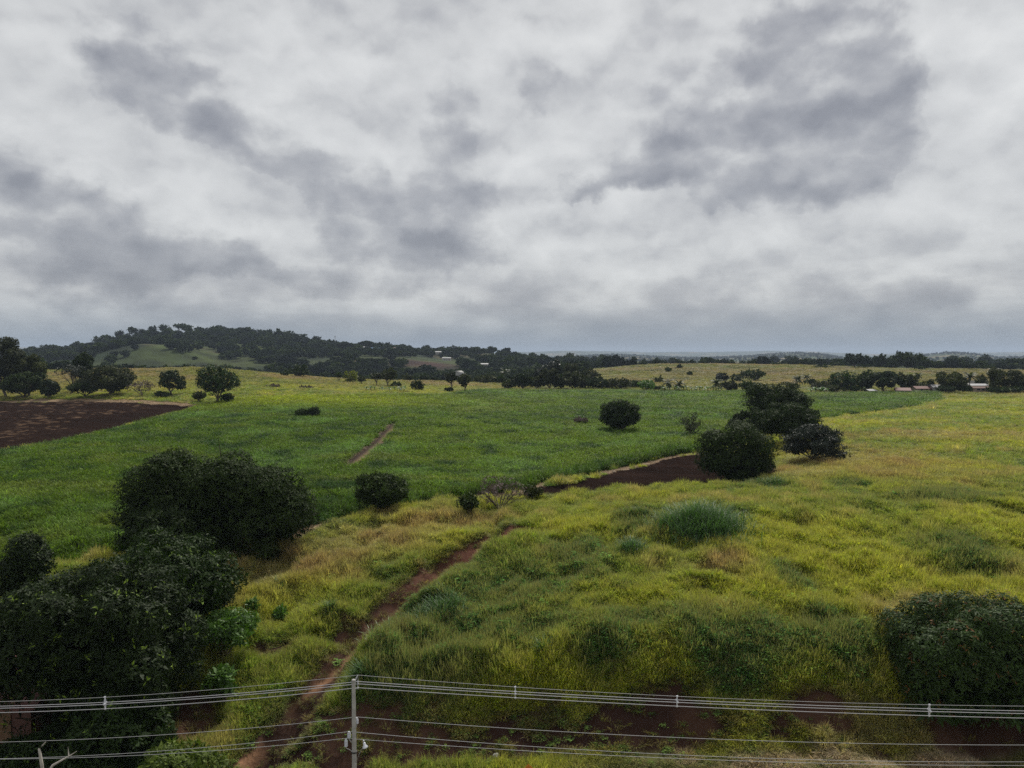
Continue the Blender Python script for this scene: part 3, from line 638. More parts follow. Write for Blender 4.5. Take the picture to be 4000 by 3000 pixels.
place(9000, 44, 52, 1.0, [1, 3], 'bank_weeds', tufts_weed, 4, lambda D: .8+0*D, 'small leafy weeds dotted over the bare cut bank by the road', 'weeds', extra=lambda X, Y, c: (c['bare'] > .2) | (rng.uniform(size=len(X)) < .12))
place(70000, 52, 125, 1.0, [1], 'broad_leaved_weeds', tufts_weed, 4, lambda D: 1.35*(D/55)**.5, 'dark green leafy weeds matted over patches of the mound', 'weeds', hmul=1.1, extra=lambda X, Y, c: rng.uniform(size=len(X)) < (.75*np.clip(_blu(X, Y)*1.3-.15, 0, 1)+.03))
# ------------------------------------------------------------------ trees
def crown_mesh(seed, w, h, cb, ls, mat_, style='round', lobes=None, nmax=70000, fill=8.0, notches=(), depth=None, lobe_r=.36, asp=.38, droop=0.0, custom=None):
    """leaf clusters spread over overlapping lobes; origin at the foot of the trunk"""
    g = np.random.default_rng(seed); ax, ay, az = w/2, (depth or w)/2, h*(1-cb)/2; zc = h*cb+az
    nl = lobes or {'round': 26, 'irregular': 15, 'umbrella': 12, 'layered': 14, 'column': 9, 'bush': 12}[style]
    C = []; Rr = []
    for i in range(nl):
        if style == 'umbrella':
            a = g.uniform(0, 6.28); q = math.sqrt(g.uniform())*.74; C.append((ax*q*math.cos(a), ay*q*math.sin(a), zc+az*(.45-.55*q*q+g.normal(0, .08)))); Rr.append((.32*ax, .32*ay, .34*az))
        elif style == 'layered':
            t = (i+.5)/nl; a = i*2.4+g.uniform(-.5, .5); q = (.62 if t < .7 else .62*(1-t)/.3)*g.uniform(.75, 1.1)
            C.append((ax*q*math.cos(a), ay*q*math.sin(a), zc+az*(-.85+1.65*t))); Rr.append((.42*ax, .42*ay, .20*az))
        elif style == 'column':
            t = (i+.5)/nl; C.append((g.normal(0, .22)*ax, g.normal(0, .22)*ay, zc+az*(-.8+1.55*t))); k = g.uniform(.5, .8)*(1-.35*t); Rr.append((k*ax, k*ay, .3*az))
        else:
            y = 1-2*(i+.5)/nl; a = i*2.399963+g.uniform(-.25, .25); q = math.sqrt(max(0, 1-y*y))
            rad = (g.uniform(.54, .86) if style != 'irregular' else g.uniform(.45, .85))*(1 if y > -.3 else .85)
            if style == 'bush': y = abs(y)*.9-.15
            C.append((ax*q*math.cos(a)*rad, ay*q*math.sin(a)*rad, zc+az*y*rad)); k = lobe_r*g.uniform(.6, 1.0)*(.9 if style == 'irregular' else 1); Rr.append((k*ax, k*ay, k*az))
    if custom:
        C = []; Rr = []
        for (lx, lz, lr) in custom:
            for sgn in ((1, -1) if ay*2 > lr*2.2 else (0,)):
                yy = sgn*g.uniform(.35, .95)*max(0, ay-lr); C.append((lx+g.normal(0, .15*lr), yy, lz-abs(yy)*.33)); Rr.append((lr, lr*1.05, lr*.88))
    elif style in ('round', 'bush'):
        C.append((0, 0, zc)); Rr.append((.58*ax, .58*ay, .58*az))
    C = np.array(C); Rr = np.array(Rr); n = int(min(nmax*2, 2.3*fill*w*h*(1-cb)/(ls*ls*asp*1.6)))
    per = 5; nc = max(60, n//per); vol = (Rr[:, 0]*Rr[:, 2]); pk = g.choice(len(C), nc, p=vol/vol.sum())
    d = g.normal(size=(nc, 3)); d[:, 2] += .35; d /= np.linalg.norm(d, axis=1)[:, None]
    shell = np.where(g.uniform(size=nc) < .2, g.uniform(.3, .85, nc), g.uniform(.85, 1.06, nc))
    bump = 1+.16*(fbm(d[:, 0]*9+pk*7, d[:, 1]*9+d[:, 2]*7, 3.0, 2, seed)-.5)*2
    P_ = C[pk]+Rr[pk]*d*(shell*bump)[:, None]
    # drop clusters buried deep in other lobes
    ins = np.zeros(nc)
    for c, r_ in zip(C, Rr): ins += (((P_-c)/(r_*.72))**2).sum(1) < 1
    keep = (ins < 1) | (g.uniform(size=nc) < .10)
    for (p, r_) in notches: keep &= ((P_-np.array(p))**2).sum(1) > (r_*(.8+.4*g.uniform(size=nc)))**2
    keep &= P_[:, 2] > 0.05*h*g.uniform(size=nc)
    P_, d, pk = P_[keep], d[keep], pk[keep]; nc = len(P_)
    if fill > 3:                                  # added oversized leaf cards inside the lobes, so the crown blocks light
        ni = nc//4; pi_ = g.choice(len(C), ni, p=vol/vol.sum()); di = g.normal(size=(ni, 3)); di /= np.linalg.norm(di, axis=1)[:, None]
        Pi = C[pi_]+Rr[pi_]*di*g.uniform(.35, .82, ni)[:, None]
        for (p, r_) in notches: m_ = ((Pi-np.array(p))**2).sum(1) > (r_*1.05)**2; Pi, di = Pi[m_], di[m_]
        Pi[:, 2] = np.maximum(Pi[:, 2], .02*h)
        n0 = nc; P_ = np.concatenate([P_, Pi]); d = np.concatenate([d, di]); nc = len(P_); big = np.where(np.arange(nc) < n0, 1.0, 2.3)
    else: big = np.ones(nc)
    # rosettes
    a0 = g.uniform(0, 6.28, nc); up = np.cross(d, np.array([.3, .2, .93])); up /= np.linalg.norm(up, axis=1)[:, None]+1e-6; vp = np.cross(d, up)
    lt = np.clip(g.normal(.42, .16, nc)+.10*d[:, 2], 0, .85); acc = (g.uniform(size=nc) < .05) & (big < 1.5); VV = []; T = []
    for k in range(per):
        a = a0+k*2*math.pi/per+g.normal(0, .35, nc); tl = g.uniform(-.1, .7, nc)
        dr = up*np.cos(a)[:, None]+vp*np.sin(a)[:, None]+d*tl[:, None]; dr[:, 2] -= droop; dr /= np.linalg.norm(dr, axis=1)[:, None]
        sd_ = np.cross(dr, d+g.normal(0, .35, (nc, 3))); sd_ /= np.linalg.norm(sd_, axis=1)[:, None]+1e-6
        L = (ls*big*g.uniform(.7, 1.3, nc))[:, None]; o_ = P_+g.normal(0, ls*.25, (nc, 3))
        VV.append(np.stack([o_, o_+dr*L*.5+sd_*L*asp/2, o_+dr*L, o_+dr*L*.5-sd_*L*asp/2], 1))
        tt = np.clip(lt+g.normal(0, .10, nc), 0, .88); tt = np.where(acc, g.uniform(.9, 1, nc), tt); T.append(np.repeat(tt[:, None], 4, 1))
    V_ = np.concatenate(VV).reshape(-1, 3); T = np.concatenate(T).ravel(); F_ = np.arange(len(V_)).reshape(-1, 4)
    return npmesh('crown', V_, F_, [mat_], {'tint': ('FLOAT', T)}), C, Rr
def trunk_mesh(seed, h, cb, C, Rr, rad, mat_, fork=.5, nlimb=8):
    g = np.random.default_rng(seed+5); mb = MB(); zf = max(.12*h, h*cb*fork+.04*h); n = 7
    lean = (g.normal(0, .03)*h, g.normal(0, .03)*h)
    mb.tube([(0, 0, -.5), (0, 0, .1), (lean[0]*.4, lean[1]*.4, zf*.5), (lean[0], lean[1], zf)], [rad*1.5, rad*1.15, rad*.95, rad*.85], n)
    o = np.argsort(g.uniform(size=len(C)))[:nlimb]
    for i in o:
        c = C[i]; m = np.array([lean[0]*.6+c[0]*.45, lean[1]*.6+c[1]*.45, zf+(c[2]-zf)*.45-abs(c[0])*.05]); r1 = rad*g.uniform(.4, .6)
        mb.tube([(lean[0], lean[1], zf-.05*h), tuple(m), tuple(c)], [r1, r1*.7, r1*.3], 5)
        for j in range(2):
            e = c+Rr[i]*g.normal(0, .6, 3); mb.tube([tuple(m), tuple((m+e)/2+g.normal(0, .02*h, 3)), tuple(e)], [r1*.45, r1*.3, r1*.1], 4)
    return mb.mesh('trunk', mat_, True)
TN = [0]
def tree(u, vb, wpx, vt, style, mt, label, cat='tree', name=None, D=None, cb=.18, group=None, bark='bark', ls=None, trunkr=None, fill=None, **kw):
    TN[0] += 1; seed = 900+TN[0]*7
    if D is None: x, y = hit(u, vb)
    else: x, y = atD(u, D)
    z = float(H(x, y)[0]); wd = wpx/FP*y*(1.06 if y < 200 else 1.0); h = max(.6, CZ-y*float(tanv(vt))-z)
    if ls is None: ls = max(.24, y/723*1.3)
    if y > 240: kw.setdefault('asp', .75); ls = y/723*1.2; fill = (fill or 4.5)*(1 if (fill or 4.5) < 3 else .9)
    if kw.get('custom'): kw['custom'] = [((a-u)/FP*y, CZ-y*float(tanv(b))-z, c/FP*y) for a, b, c in kw['custom']]
    me, C, Rr = crown_mesh(seed, wd, h, cb, ls, M[mt], style, fill=fill or (6.0 if y > 120 else 7.5), **kw)
    nm = name or {'bush': 'shrub'}.get(style, 'broadleaf_tree')
    r = bpy.data.objects.new(nm, None); COL.objects.link(r); r.location = (x, y, z); r.empty_display_size = .5
    tag(r, label, cat, group)
    link('crown', me, r)
    link('trunk', trunk_mesh(seed, h, cb, C, Rr, trunkr or max(.10, min(.5, .022*h+.008*wd)), M[bark]), r)
    return r
# foreground
NF = [(tuple(np.array([(q_[0]-CX)/FP*D_-(330-CX)/FP*46.5, D_-46.5, CZ-D_*float(tanv(q_[1]))-.8])), .85) for D_ in (40, 41.5, 43, 44.5, 46) for q_ in ((40, 2800), (110, 2760), (120, 2830))]
tree(330, 3300, 880, 2150, 'round', 'leaf_fore', 'largest dark tree filling the bottom left corner, broad glossy leaves in rosettes', D=46.5, cb=-.05, ls=.28, nmax=170000, asp=.34, fill=8, depth=11, custom=[(60,2350,120),(180,2310,110),(330,2275,100),(450,2295,100),(560,2370,100),(625,2480,95),(-60,2450,120),(200,2440,155),(380,2430,165),(520,2530,145),(80,2510,145),(280,2600,170),(450,2680,165),(600,2640,95),(560,2780,85),(320,2790,130),(430,2850,125),(500,2920,80),(330,2940,110)],
     notches=NF, name='broadleaf_tree', trunkr=.45)
tree(630, 3300, 560, 2085, 'round', 'leaf_tip', 'dark green tree with pale yellow-green shoots, right behind the largest bottom left tree', D=58, cb=.06, ls=.30, lobes=30, nmax=90000, fill=7)
tree(50, 3300, 260, 2085, 'column', 'leaf_fore', 'narrow tree smothered in dark creeper at the left edge of the photo', D=54, cb=.05, ls=.26, nmax=40000)
tree(330, 3300, 330, 2260, 'round', 'leaf_fore', 'low dark tree squeezed between the creeper-covered tree and the yellow-tipped tree', D=55, cb=.05, ls=.3, nmax=30000)
tree(845, 2128, 740, 1742, 'round', 'leaf_dark', 'huge wide dark tree standing alone where the cane meets the tan grass', D=76, cb=.02, ls=.30, nmax=120000, fill=8.5, depth=11, custom=[(570,1950,90),(610,1850,85),(670,1812,80),(650,1930,120),(780,1855,85),(800,1960,130),(920,1830,85),(960,1910,120),(1050,1890,95),(1100,1975,100),(1150,2020,65),(1000,2020,110),(850,2050,100),(700,2040,85),(590,2035,55),(960,2090,55),(1060,2080,55)])
tree(640, 2150, 330, 1985, 'round', 'leaf_dark', 'smaller dark tree tucked under the left side of the huge wide tree', D=71, cb=.08, ls=.32, nmax=30000)
tree(1490, 2003, 195, 1843, 'round', 'leaf_dark', 'small rounded dark tree on the cane edge right of the huge wide tree', cb=.08, ls=.30, nmax=40000)
tree(3905, 3300, 830, 2305, 'round', 'leaf_mango', 'big dome-shaped dark tree with drooping long leaves at the lower right edge', D=49, depth=8.5, cb=-.05, ls=.28, custom=[(3620,2472,100),(3680,2407,90),(3770,2387,85),(3870,2392,95),(3980,2422,115),(4080,2502,125),(3600,2592,95),(3680,2532,145),(3830,2532,155),(3960,2592,150),(3640,2712,105),(3780,2732,140),(3940,2772,150),(4100,2672,150),(3710,2852,90),(3880,2892,110),(4050,2852,110)], nmax=160000, asp=.30, fill=14, droop=.5, lobe_r=.32, trunkr=.42)
tree(860, 2540, 250, 2368, 'bush', 'leaf_green', 'bright green leafy shrub beside the foot of the yellow-tipped tree', 'shrub', D=55, cb=.15, ls=.30, nmax=14000, droop=.45, fill=5)
tree(845, 2668, 105, 2570, 'bush', 'leaf_green', 'small bright green shrub below the larger bright green one', 'shrub', D=51.5, cb=.0, ls=.28, nmax=3000, droop=.4, fill=5)
tree(1092, 2432, 46, 2368, 'bush', 'leaf_green', 'tiny dark green bush alone on the grass slope left of the red track', 'shrub', cb=0, ls=.22)
tree(985, 2395, 50, 2335, 'bush', 'leaf_green', 'tiny green bush on the grass just right of the yellow-tipped tree', 'shrub', cb=0, ls=.22)
M['leaf_lime'] = leaf_mat('light_olive_leaves', (.030, .050, .010), (.110, .150, .026), None, .25, .6, .15)
tree(660, 3600, 440, 2885, 'umbrella', 'leaf_lime', 'light green tree top poking up from below the bottom edge, left of the pole', D=38, cb=.35, ls=.30, nmax=12000, fill=5)
tree(2735, 2850, 62, 2768, 'bush', 'leaf_olive', 'small leafy shrub growing out of the bare red bank under the cables', 'shrub', D=50, cb=0, ls=.20)
tree(1960, 2005, 200, 1850, 'bush', 'leaf_dry', 'greyish half-bare shrub where the ploughed strip narrows', 'shrub', cb=.02, ls=.26, fill=1.2, name='dry_shrub')
tree(1830, 2010, 90, 1925, 'bush', 'leaf_dark', 'low dark bush just left of the greyish half-bare shrub', 'shrub', cb=0, ls=.26, fill=4)
tree(2080, 1955, 80, 1895, 'bush', 'leaf_olive', 'low green bush just right of the greyish half-bare shrub', 'shrub', cb=0, ls=.26, fill=4)
tree(400, 3300, 420, 2710, 'round', 'leaf_tip', 'low undergrowth with yellowish shoots under the largest bottom left tree, around the cables', D=42, depth=6.5, cb=-.1, ls=.30, nmax=60000)
tree(40, 3300, 300, 2865, 'bush', 'leaf_tip', 'low dark bush in the bottom left corner before the red-roofed building', 'shrub', D=42.5, cb=0, ls=.26, nmax=20000, fill=7)
# trees at the end of the ploughed strip
tree(2865, 1868, 300, 1622, 'round', 'leaf_dark', 'nearest round tree of the clump at the ploughed strip, crown reaching the ground', cb=.04, ls=.30, nmax=60000, depth=9, droop=.3, custom=[(2800,1720,62),(2880,1695,68),(2945,1735,62),(2840,1790,85),(2935,1810,75),(2775,1790,52),(2870,1850,48),(2985,1800,42)])
tree(3080, 1800, 265, 1572, 'round', 'leaf_dark', 'tall dark tree behind the nearest round one in the clump by the ploughed strip', D=150, cb=.12, ls=.36)
tree(3185, 1800, 235, 1655, 'layered', 'leaf_grey', 'grey-leaved tree with tiered branches on the right of the clump by the ploughed strip', D=124, cb=.15, ls=.30, lobes=18)
tree(3040, 1760, 270, 1488, 'round', 'leaf_dark', 'farthest and highest tree of the clump at the end of the ploughed strip', D=178, cb=.15, ls=.42)
tree(2935, 1740, 150, 1590, 'irregular', 'leaf_dark', 'dark bush filling in left of the highest tree of the clump', D=165, cb=.05, ls=.38)
tree(2700, 1705, 90, 1612, 'irregular', 'leaf_olive', 'thin ragged shrub in the cane left of the clump of trees', 'shrub', cb=.02, ls=.36, fill=2.2)
tree(2422, 1688, 172, 1560, 'round', 'leaf_dark', 'round dark tree standing alone in the middle of the cane', cb=.04, ls=.40)
tree(2272, 1660, 60, 1632, 'bush', 'leaf_dry', 'small brownish bush in the cane left of the lone round tree', 'shrub', cb=0, ls=.4)
tree(1178, 1632, 55, 1597, 'bush', 'leaf_dark', 'left one of two dark bushes side by side in the left of the cane', 'shrub', cb=0, ls=.4)
tree(1225, 1632, 55, 1588, 'bush', 'leaf_dark', 'right one of two dark bushes side by side in the left of the cane', 'shrub', cb=0, ls=.4)
# left field edge
LE = 'trees and bushes at the far side of the big ploughed field'
tree(20, 1560, 210, 1308, 'irregular', 'leaf_olive', 'tallest tree at the left edge of the photo beyond the ploughed field', D=290, cb=.12, group=LE)
tree(110, 1560, 170, 1378, 'irregular', 'leaf_olive', 'tree leaning out right of the tallest left edge tree', D=292, cb=.12, group=LE)
tree(90, 1560, 190, 1440, 'irregular', 'leaf_dark', 'dark bushy tree in front of the tallest left edge tree', D=282, cb=.03, group=LE)
tree(190, 1562, 90, 1475, 'irregular', 'leaf_dark', 'low dark tree at the right end of the left edge group', D=279, cb=.03, group=LE)
tree(320, 1540, 95, 1372, 'irregular', 'leaf_dark', 'upright dark tree rising behind the wide bush beyond the ploughed field', D=305, cb=.2, group=LE)
tree(275, 1550, 115, 1418, 'umbrella', 'leaf_grey', 'flat-topped grey feathery tree left of the wide bush', D=290, cb=.35, group=LE, fill=3)
tree(425, 1560, 250, 1418, 'irregular', 'leaf_olive', 'widest dark bushy tree at the edge of the ploughed field', D=283, cb=.0, group=LE, lobes=20)
tree(330, 1560, 150, 1480, 'bush', 'leaf_dark', 'low dark scrub at the left foot of the widest bushy tree', 'shrub', D=279, cb=.0, group=LE)
tree(552, 1560, 110, 1480, 'bush', 'leaf_dry', 'thin bare-looking shrub right of the widest bushy tree', 'shrub', D=281, cb=.0, group=LE, fill=1.5)
tree(668, 1545, 112, 1447, 'layered', 'leaf_dark', 'tiered tree with a visible trunk midway between wide bush and round tree', D=285, cb=.25, group=LE)
tree(630, 1562, 80, 1530, 'bush', 'leaf_dark', 'low bush under the tiered tree', 'shrub', D=277, cb=.0, group=LE)
tree(845, 1576, 176, 1426, 'round', 'leaf_mango', 'round green-topped tree with a forked trunk at the tip of the ploughed field', D=256, cb=.20, group=LE, nmax=40000)
tree(885, 1566, 60, 1530, 'bush', 'leaf_dark', 'low dark bush at the right foot of the forked round tree', 'shrub', D=254, cb=.0, group=LE)
tree(775, 1556, 55, 1525, 'bush', 'leaf_olive', 'low green bush at the left foot of the forked round tree', 'shrub', D=262, cb=.0, group=LE)
# yellow slope in the middle left
YS = 'trees on the yellow slope'
for (u, vb, w_, vt, st, mt, cb, lab, k_) in (
    (1172, 1478, 86, 1428, 'round', 'leaf_dark', .1, 'round dark tree on the crest of the yellow slope', 'tree'),
    (1115, 1474, 32, 1448, 'bush', 'leaf_dark', .0, 'small dark bush left of the round crest tree', 'shrub'),
    (1322, 1490, 38, 1456, 'umbrella', 'leaf_dark', .3, 'small flat-topped tree left of the yellowish round bush', 'tree'),
    (1370, 1498, 60, 1450, 'round', 'leaf_yellow', .02, 'yellowish round tree halfway down the yellow slope', 'tree'),
    (1412, 1502, 30, 1465, 'bush', 'leaf_olive', .0, 'thin shrub right of the yellowish round tree', 'shrub'),
    (1470, 1508, 58, 1455, 'umbrella', 'leaf_olive', .3, 'open tree on the slope, left of its taller neighbour', 'tree'),
    (1515, 1512, 62, 1440, 'irregular', 'leaf_olive', .3, 'tallest open tree in the middle of the yellow slope', 'tree'),
    (1548, 1514, 42, 1492, 'bush', 'leaf_dark', .0, 'low dark bush at the right foot of the tallest open tree', 'shrub'),
    (1630, 1534, 64, 1487, 'round', 'leaf_dark', .0, 'round dark tree sitting on the far rim of the cane', 'tree'),
    (1762, 1534, 50, 1450, 'irregular', 'leaf_olive', .4, 'slender tree leaning in front of the white arched hall', 'tree'),
    (1815, 1534, 58, 1458, 'irregular', 'leaf_olive', .3, 'bushy tree just right of the white arched hall', 'tree'),
    (1755, 1535, 34, 1515, 'bush', 'leaf_dark', .0, 'low bush at the foot of the slender leaning tree', 'shrub')):
    tree(u, vb, w_, vt, st, mt, lab, k_, cb=cb, group=YS, fill=4, D=(332+(1535-vb)*1.3))
for i, (u, w_) in enumerate(((1072, 52), (1180, 46), (1206, 26))):
    tree(u, 1538, w_, 1519, 'bush', 'leaf_dry', ('widest purplish bush at the foot of the yellow slope', 'middle purplish bush at the foot of the yellow slope', 'smallest purplish bush at the foot of the yellow slope')[i], 'shrub', cb=0, group='purplish bushes', D=322, fill=4)
ORD = ['first', 'second', 'third', 'fourth', 'fifth', 'sixth', 'seventh', 'eighth', 'ninth', 'tenth', 'eleventh', 'twelfth', 'thirteenth', 'fourteenth', 'fifteenth', 'sixteenth', 'seventeenth', 'eighteenth', 'nineteenth', 'twentieth'] + ['%s-%s' % (a, b) for a in ('twenty', 'thirty', 'forty', 'fifty') for b in ('first', 'second', 'third', 'fourth', 'fifth', 'sixth', 'seventh', 'eighth', 'ninth', 'last')]
def row(L, D, phrase, group, mt, cb=.05, fill=4.5):
    for i, (u, w_, vt, st) in enumerate(L):
        m_ = mt[i % len(mt)] if isinstance(mt, (list, tuple)) else mt
        d_ = D[i % len(D)] if isinstance(D, (list, tuple)) else D
        tree(u, 1530, w_*1.15, vt-3, st, m_, f'{ORD[i]} {phrase}', 'tree', D=d_, cb=cb, group=group, fill=fill)
row([(1700, 40, 1478, 'bush'), (1595, 40, 1465, 'bush'), (1660, 46, 1462, 'round'), (1895, 90, 1468, 'round'), (1960, 50, 1470, 'irregular')][::-1], 430, 'dim tree from the right in the hollow behind the cane', 'dim trees in the hollow', ['leaf_dark', 'leaf_olive'])
row([(1985, 60, 1490, 'irregular'), (2040, 90, 1455, 'irregular'), (2095, 90, 1470, 'irregular'), (2150, 90, 1440, 'irregular'), (2190, 75, 1462, 'round'), (2235, 90, 1452, 'irregular'), (2285, 75, 1470, 'irregular'),
     (2335, 85, 1478, 'round'), (2380, 70, 1482, 'round'), (2425, 75, 1480, 'round'), (2475, 90, 1488, 'round')], [372, 366, 376, 370], 'tree from the left in the dark treeline behind the middle of the cane', 'dark treeline behind the cane', ['leaf_olive', 'leaf_dark', 'leaf_olive'])
row([(2165, 65, 1408, 'irregular'), (2230, 60, 1412, 'irregular'), (2120, 70, 1430, 'irregular'), (2300, 70, 1440, 'round')], 430, 'taller hazy tree standing behind the dark treeline', 'taller trees behind the treeline', ['leaf_grey', 'leaf_olive'])
# right-hand belt of trees round the houses
RB = 'belt of trees around the houses on the right'
for (u, w_, vt, st, mt, D, lab, k_) in (
    (2530, 58, 1488, 'round', 'leaf_green', 358, 'fresh green tree left of the two dark palms', 'tree'), (2575, 45, 1512, 'bush', 'leaf_dark', 360, 'dark bush between the fresh green tree and the palms', 'shrub'),
    (2570, 34, 1475, 'round', 'leaf_olive', 420, 'small round tree on the lower yellow hill above the palms', 'tree'),
    (2850, 66, 1495, 'irregular', 'leaf_olive', 352, 'ragged tree just right of the lone palm with yellow fronds', 'tree'), (2922, 62, 1492, 'round', 'leaf_dark', 350, 'round dark tree left of the high clump', 'tree'),
    (2822, 44, 1462, 'irregular', 'leaf_grey', 440, 'thin grey tree above the lone palm', 'tree'), (2880, 50, 1468, 'round', 'leaf_dark', 440, 'small dark tree on the low hill left of the wide one', 'tree'),
    (2945, 80, 1448, 'round', 'leaf_dark', 450, 'wide dark tree on the low hill just left of the high clump', 'tree'),
    (3295, 100, 1455, 'round', 'leaf_mango', 345, 'full leafy tree at the left end of the belt by the houses', 'tree'), (3215, 80, 1492, 'round', 'leaf_olive', 352, 'olive tree behind the banana plants', 'tree'),
    (3260, 70, 1505, 'bush', 'leaf_olive', 340, 'low olive bush right of the banana plants', 'shrub'), (3340, 60, 1510, 'bush', 'leaf_dark', 340, 'dark bush left of the small tin shed', 'shrub'),
    (3390, 50, 1448, 'round', 'leaf_dark', 362, 'slim crown rising behind the belt left of the tallest tree', 'tree'), (3375, 75, 1470, 'irregular', 'leaf_dark', 350, 'dark tree above the small tin shed', 'tree'),
    (3455, 120, 1446, 'irregular', 'leaf_dark', 345, 'tallest and darkest tree of the belt, left of the red-roofed houses', 'tree'), (3545, 85, 1460, 'irregular', 'leaf_olive', 348, 'reddish olive tree behind the first red-roofed house', 'tree'),
    (3600, 60, 1495, 'bush', 'leaf_olive', 352, 'olive bush behind the second red-roofed house', 'shrub'), (3640, 34, 1485, 'column', 'leaf_dark', 340, 'narrow dark tree between the red roofs and the broad grey tree', 'tree'),
    (3720, 125, 1452, 'irregular', 'leaf_olive', 335, 'broad olive tree right of the narrow dark one', 'tree'), (3700, 70, 1510, 'bush', 'leaf_dark', 328, 'dark undergrowth bush below the broad olive tree', 'shrub'),
    (3765, 60, 1508, 'bush', 'leaf_dark', 330, 'dark bush left of the coconut palm', 'shrub'), (3835, 40, 1468, 'round', 'leaf_olive', 360, 'small pale tree above the concrete wall', 'tree'),
    (3885, 55, 1438, 'column', 'leaf_olive', 330, 'tall narrow olive tree near the right edge', 'tree'), (3940, 105, 1440, 'irregular', 'leaf_olive', 334, 'spreading grey-olive tree at the right edge', 'tree'),
    (4010, 90, 1470, 'irregular', 'leaf_dark', 336, 'dark tree cut by the right edge of the photo', 'tree'), (3905, 90, 1515, 'bush', 'leaf_dark', 325, 'low dark bush in front of the spreading right edge tree', 'shrub'), (3980, 90, 1510, 'bush', 'leaf_dark', 325, 'low dark bush at the very right edge', 'shrub'),
    (3165, 42, 1485, 'bush', 'leaf_dark', 400, 'small dark tree peeping out right of the high clump', 'tree')):
    tree(u, 1550, w_*1.22, vt-4, st, mt, lab, k_, D=D, cb=.03 if k_ == 'shrub' else .08, group=RB, fill=4.5)
# big trees on the skyline of the yellow hill
SK = 'trees along the top of the yellow hill'
for (u, w_, vt, st, D, lab) in (
    (2425, 96, 1404, 'round', 720, 'low dome-shaped tree at the left end of the yellow hilltop'), (2474, 26, 1397, 'irregular', 700, 'slim tree right beside the dome-shaped hilltop tree'), (2345, 30, 1406, 'round', 760, 'small round tree left of the dome-shaped hilltop tree'),
    (2512, 26, 1416, 'bush', 700, 'small bush on the hilltop right of the slim tree'), (2565, 16, 1407, 'irregular', 710, 'single small tree alone on the hilltop skyline'), (2650, 40, 1405, 'round', 740, 'round tree right of the single skyline tree'), (2702, 34, 1406, 'round', 745, 'low round tree left of the large dark hilltop tree'),
    (2765, 52, 1395, 'round', 735, 'large dark tree at the middle of the hilltop'), (2805, 30, 1404, 'round', 745, 'tree touching the right side of the large dark hilltop tree'), (2850, 60, 1412, 'round', 740, 'wide low tree right of the hilltop middle'), (2900, 40, 1415, 'round', 745, 'low tree before the gap on the hilltop'),
    (2935, 40, 1408, 'round', 750, 'round tree above the high clump of the ploughed strip'), (3005, 40, 1408, 'round', 760, 'round tree above and right of the high clump'), (3035, 60, 1420, 'round', 690, 'dark spreading tree just below the skyline'),
    (3105, 70, 1408, 'round', 700, 'dark tree left of its twin below the skyline'), (3155, 60, 1404, 'round', 700, 'dark tree right of its twin below the skyline'), (3210, 90, 1430, 'round', 640, 'low wide tree on the pasture before the big three'), (3270, 52, 1419, 'round', 700, 'small tree just left of the big three'),
    (3340, 96, 1380, 'irregular', 640, 'left one of the three big skyline trees'), (3437, 80, 1384, 'irregular', 650, 'middle and thinnest of the three big skyline trees'), (3540, 124, 1374, 'round', 640, 'right and largest of the three big skyline trees'), (3400, 60, 1425, 'round', 655, 'low tree between the left and middle big trees'),
    (3480, 60, 1420, 'round', 655, 'low tree between the middle and right big trees'), (3590, 34, 1436, 'bush', 600, 'bush at the right foot of the largest skyline tree'), (3642, 40, 1415, 'round', 700, 'small dome-shaped tree right of the largest one'), (3715, 72, 1408, 'round', 640, 'domed dark tree standing apart on the right'),
    (3770, 50, 1440, 'round', 640, 'low tree right of the domed dark one'), (3800, 50, 1422, 'round', 620, 'first crown of the long dark hedge of trees on the right'), (3850, 60, 1428, 'round', 620, 'second crown of the long dark hedge of trees on the right'),
    (3900, 60, 1424, 'round', 620, 'third crown of the long dark hedge of trees on the right'), (3950, 60, 1426, 'round', 620, 'fourth crown of the long dark hedge of trees on the right'), (4000, 60, 1424, 'round', 620, 'fifth crown of the long dark hedge of trees on the right'),
    (2610, 24, 1438, 'bush', 560, 'bare-topped bush on the yellow hillside'), (2695, 16, 1455, 'bush', 520, 'tiny bush low on the yellow hillside'), (2655, 26, 1430, 'bush', 600, 'small dark bush high on the yellow hillside')):
    tree(u, 1450, w_, vt, st, 'leaf_far', lab, 'tree', D=D, cb=.12 if st != 'bush' else .0, group=SK, fill=4, ls=1.25)
# ------------------------------------------------------------------ palms and banana plants
def frond_mesh(seed, n, L, h, ls_w, mat_, stiff=.5):
    g = np.random.default_rng(seed); V_ = []; F_ = []; T = []
    for i in range(n):
        a = i*2.4+g.uniform(-.2, .2); el0 = g.uniform(-.3, 1.25); p = np.array([0, 0, h]); b = len(V_); tn = g.uniform(.1, .85)
        hd = np.array([math.cos(a), math.sin(a)]); sd_ = np.array([-math.sin(a), math.cos(a), 0]); seg = 6; rows_ = []
        for k in range(seg+1):
            t = k/seg; wd = ls_w*math.sin(math.pi*min(1, .12+t*.88))**.7
            rows_.append((p.copy(), wd)); e = el0-t*1.7*(1-stiff*.4); p = p+np.array([hd[0]*math.cos(e), hd[1]*math.cos(e), math.sin(e)])*L/seg
        for k in range(seg):                                     # leaflets hanging off both sides of the rib
            for s_ in (-1, 1):
                (p0, w0), (p1, w1) = rows_[k], rows_[k+1]; b = len(V_)
                dn = np.array([0, 0, -.45]); V_ += [p0, p0+(sd_*s_+dn)*w0, p1+(sd_*s_+dn)*w1*.9, p1*.8+p0*.2]
                F_.append((b, b+1, b+2, b+3)); T += [tn]*4
    return npmesh('crown', np.array(V_), np.array(F_), [mat_], {'tint': ('FLOAT', T)})
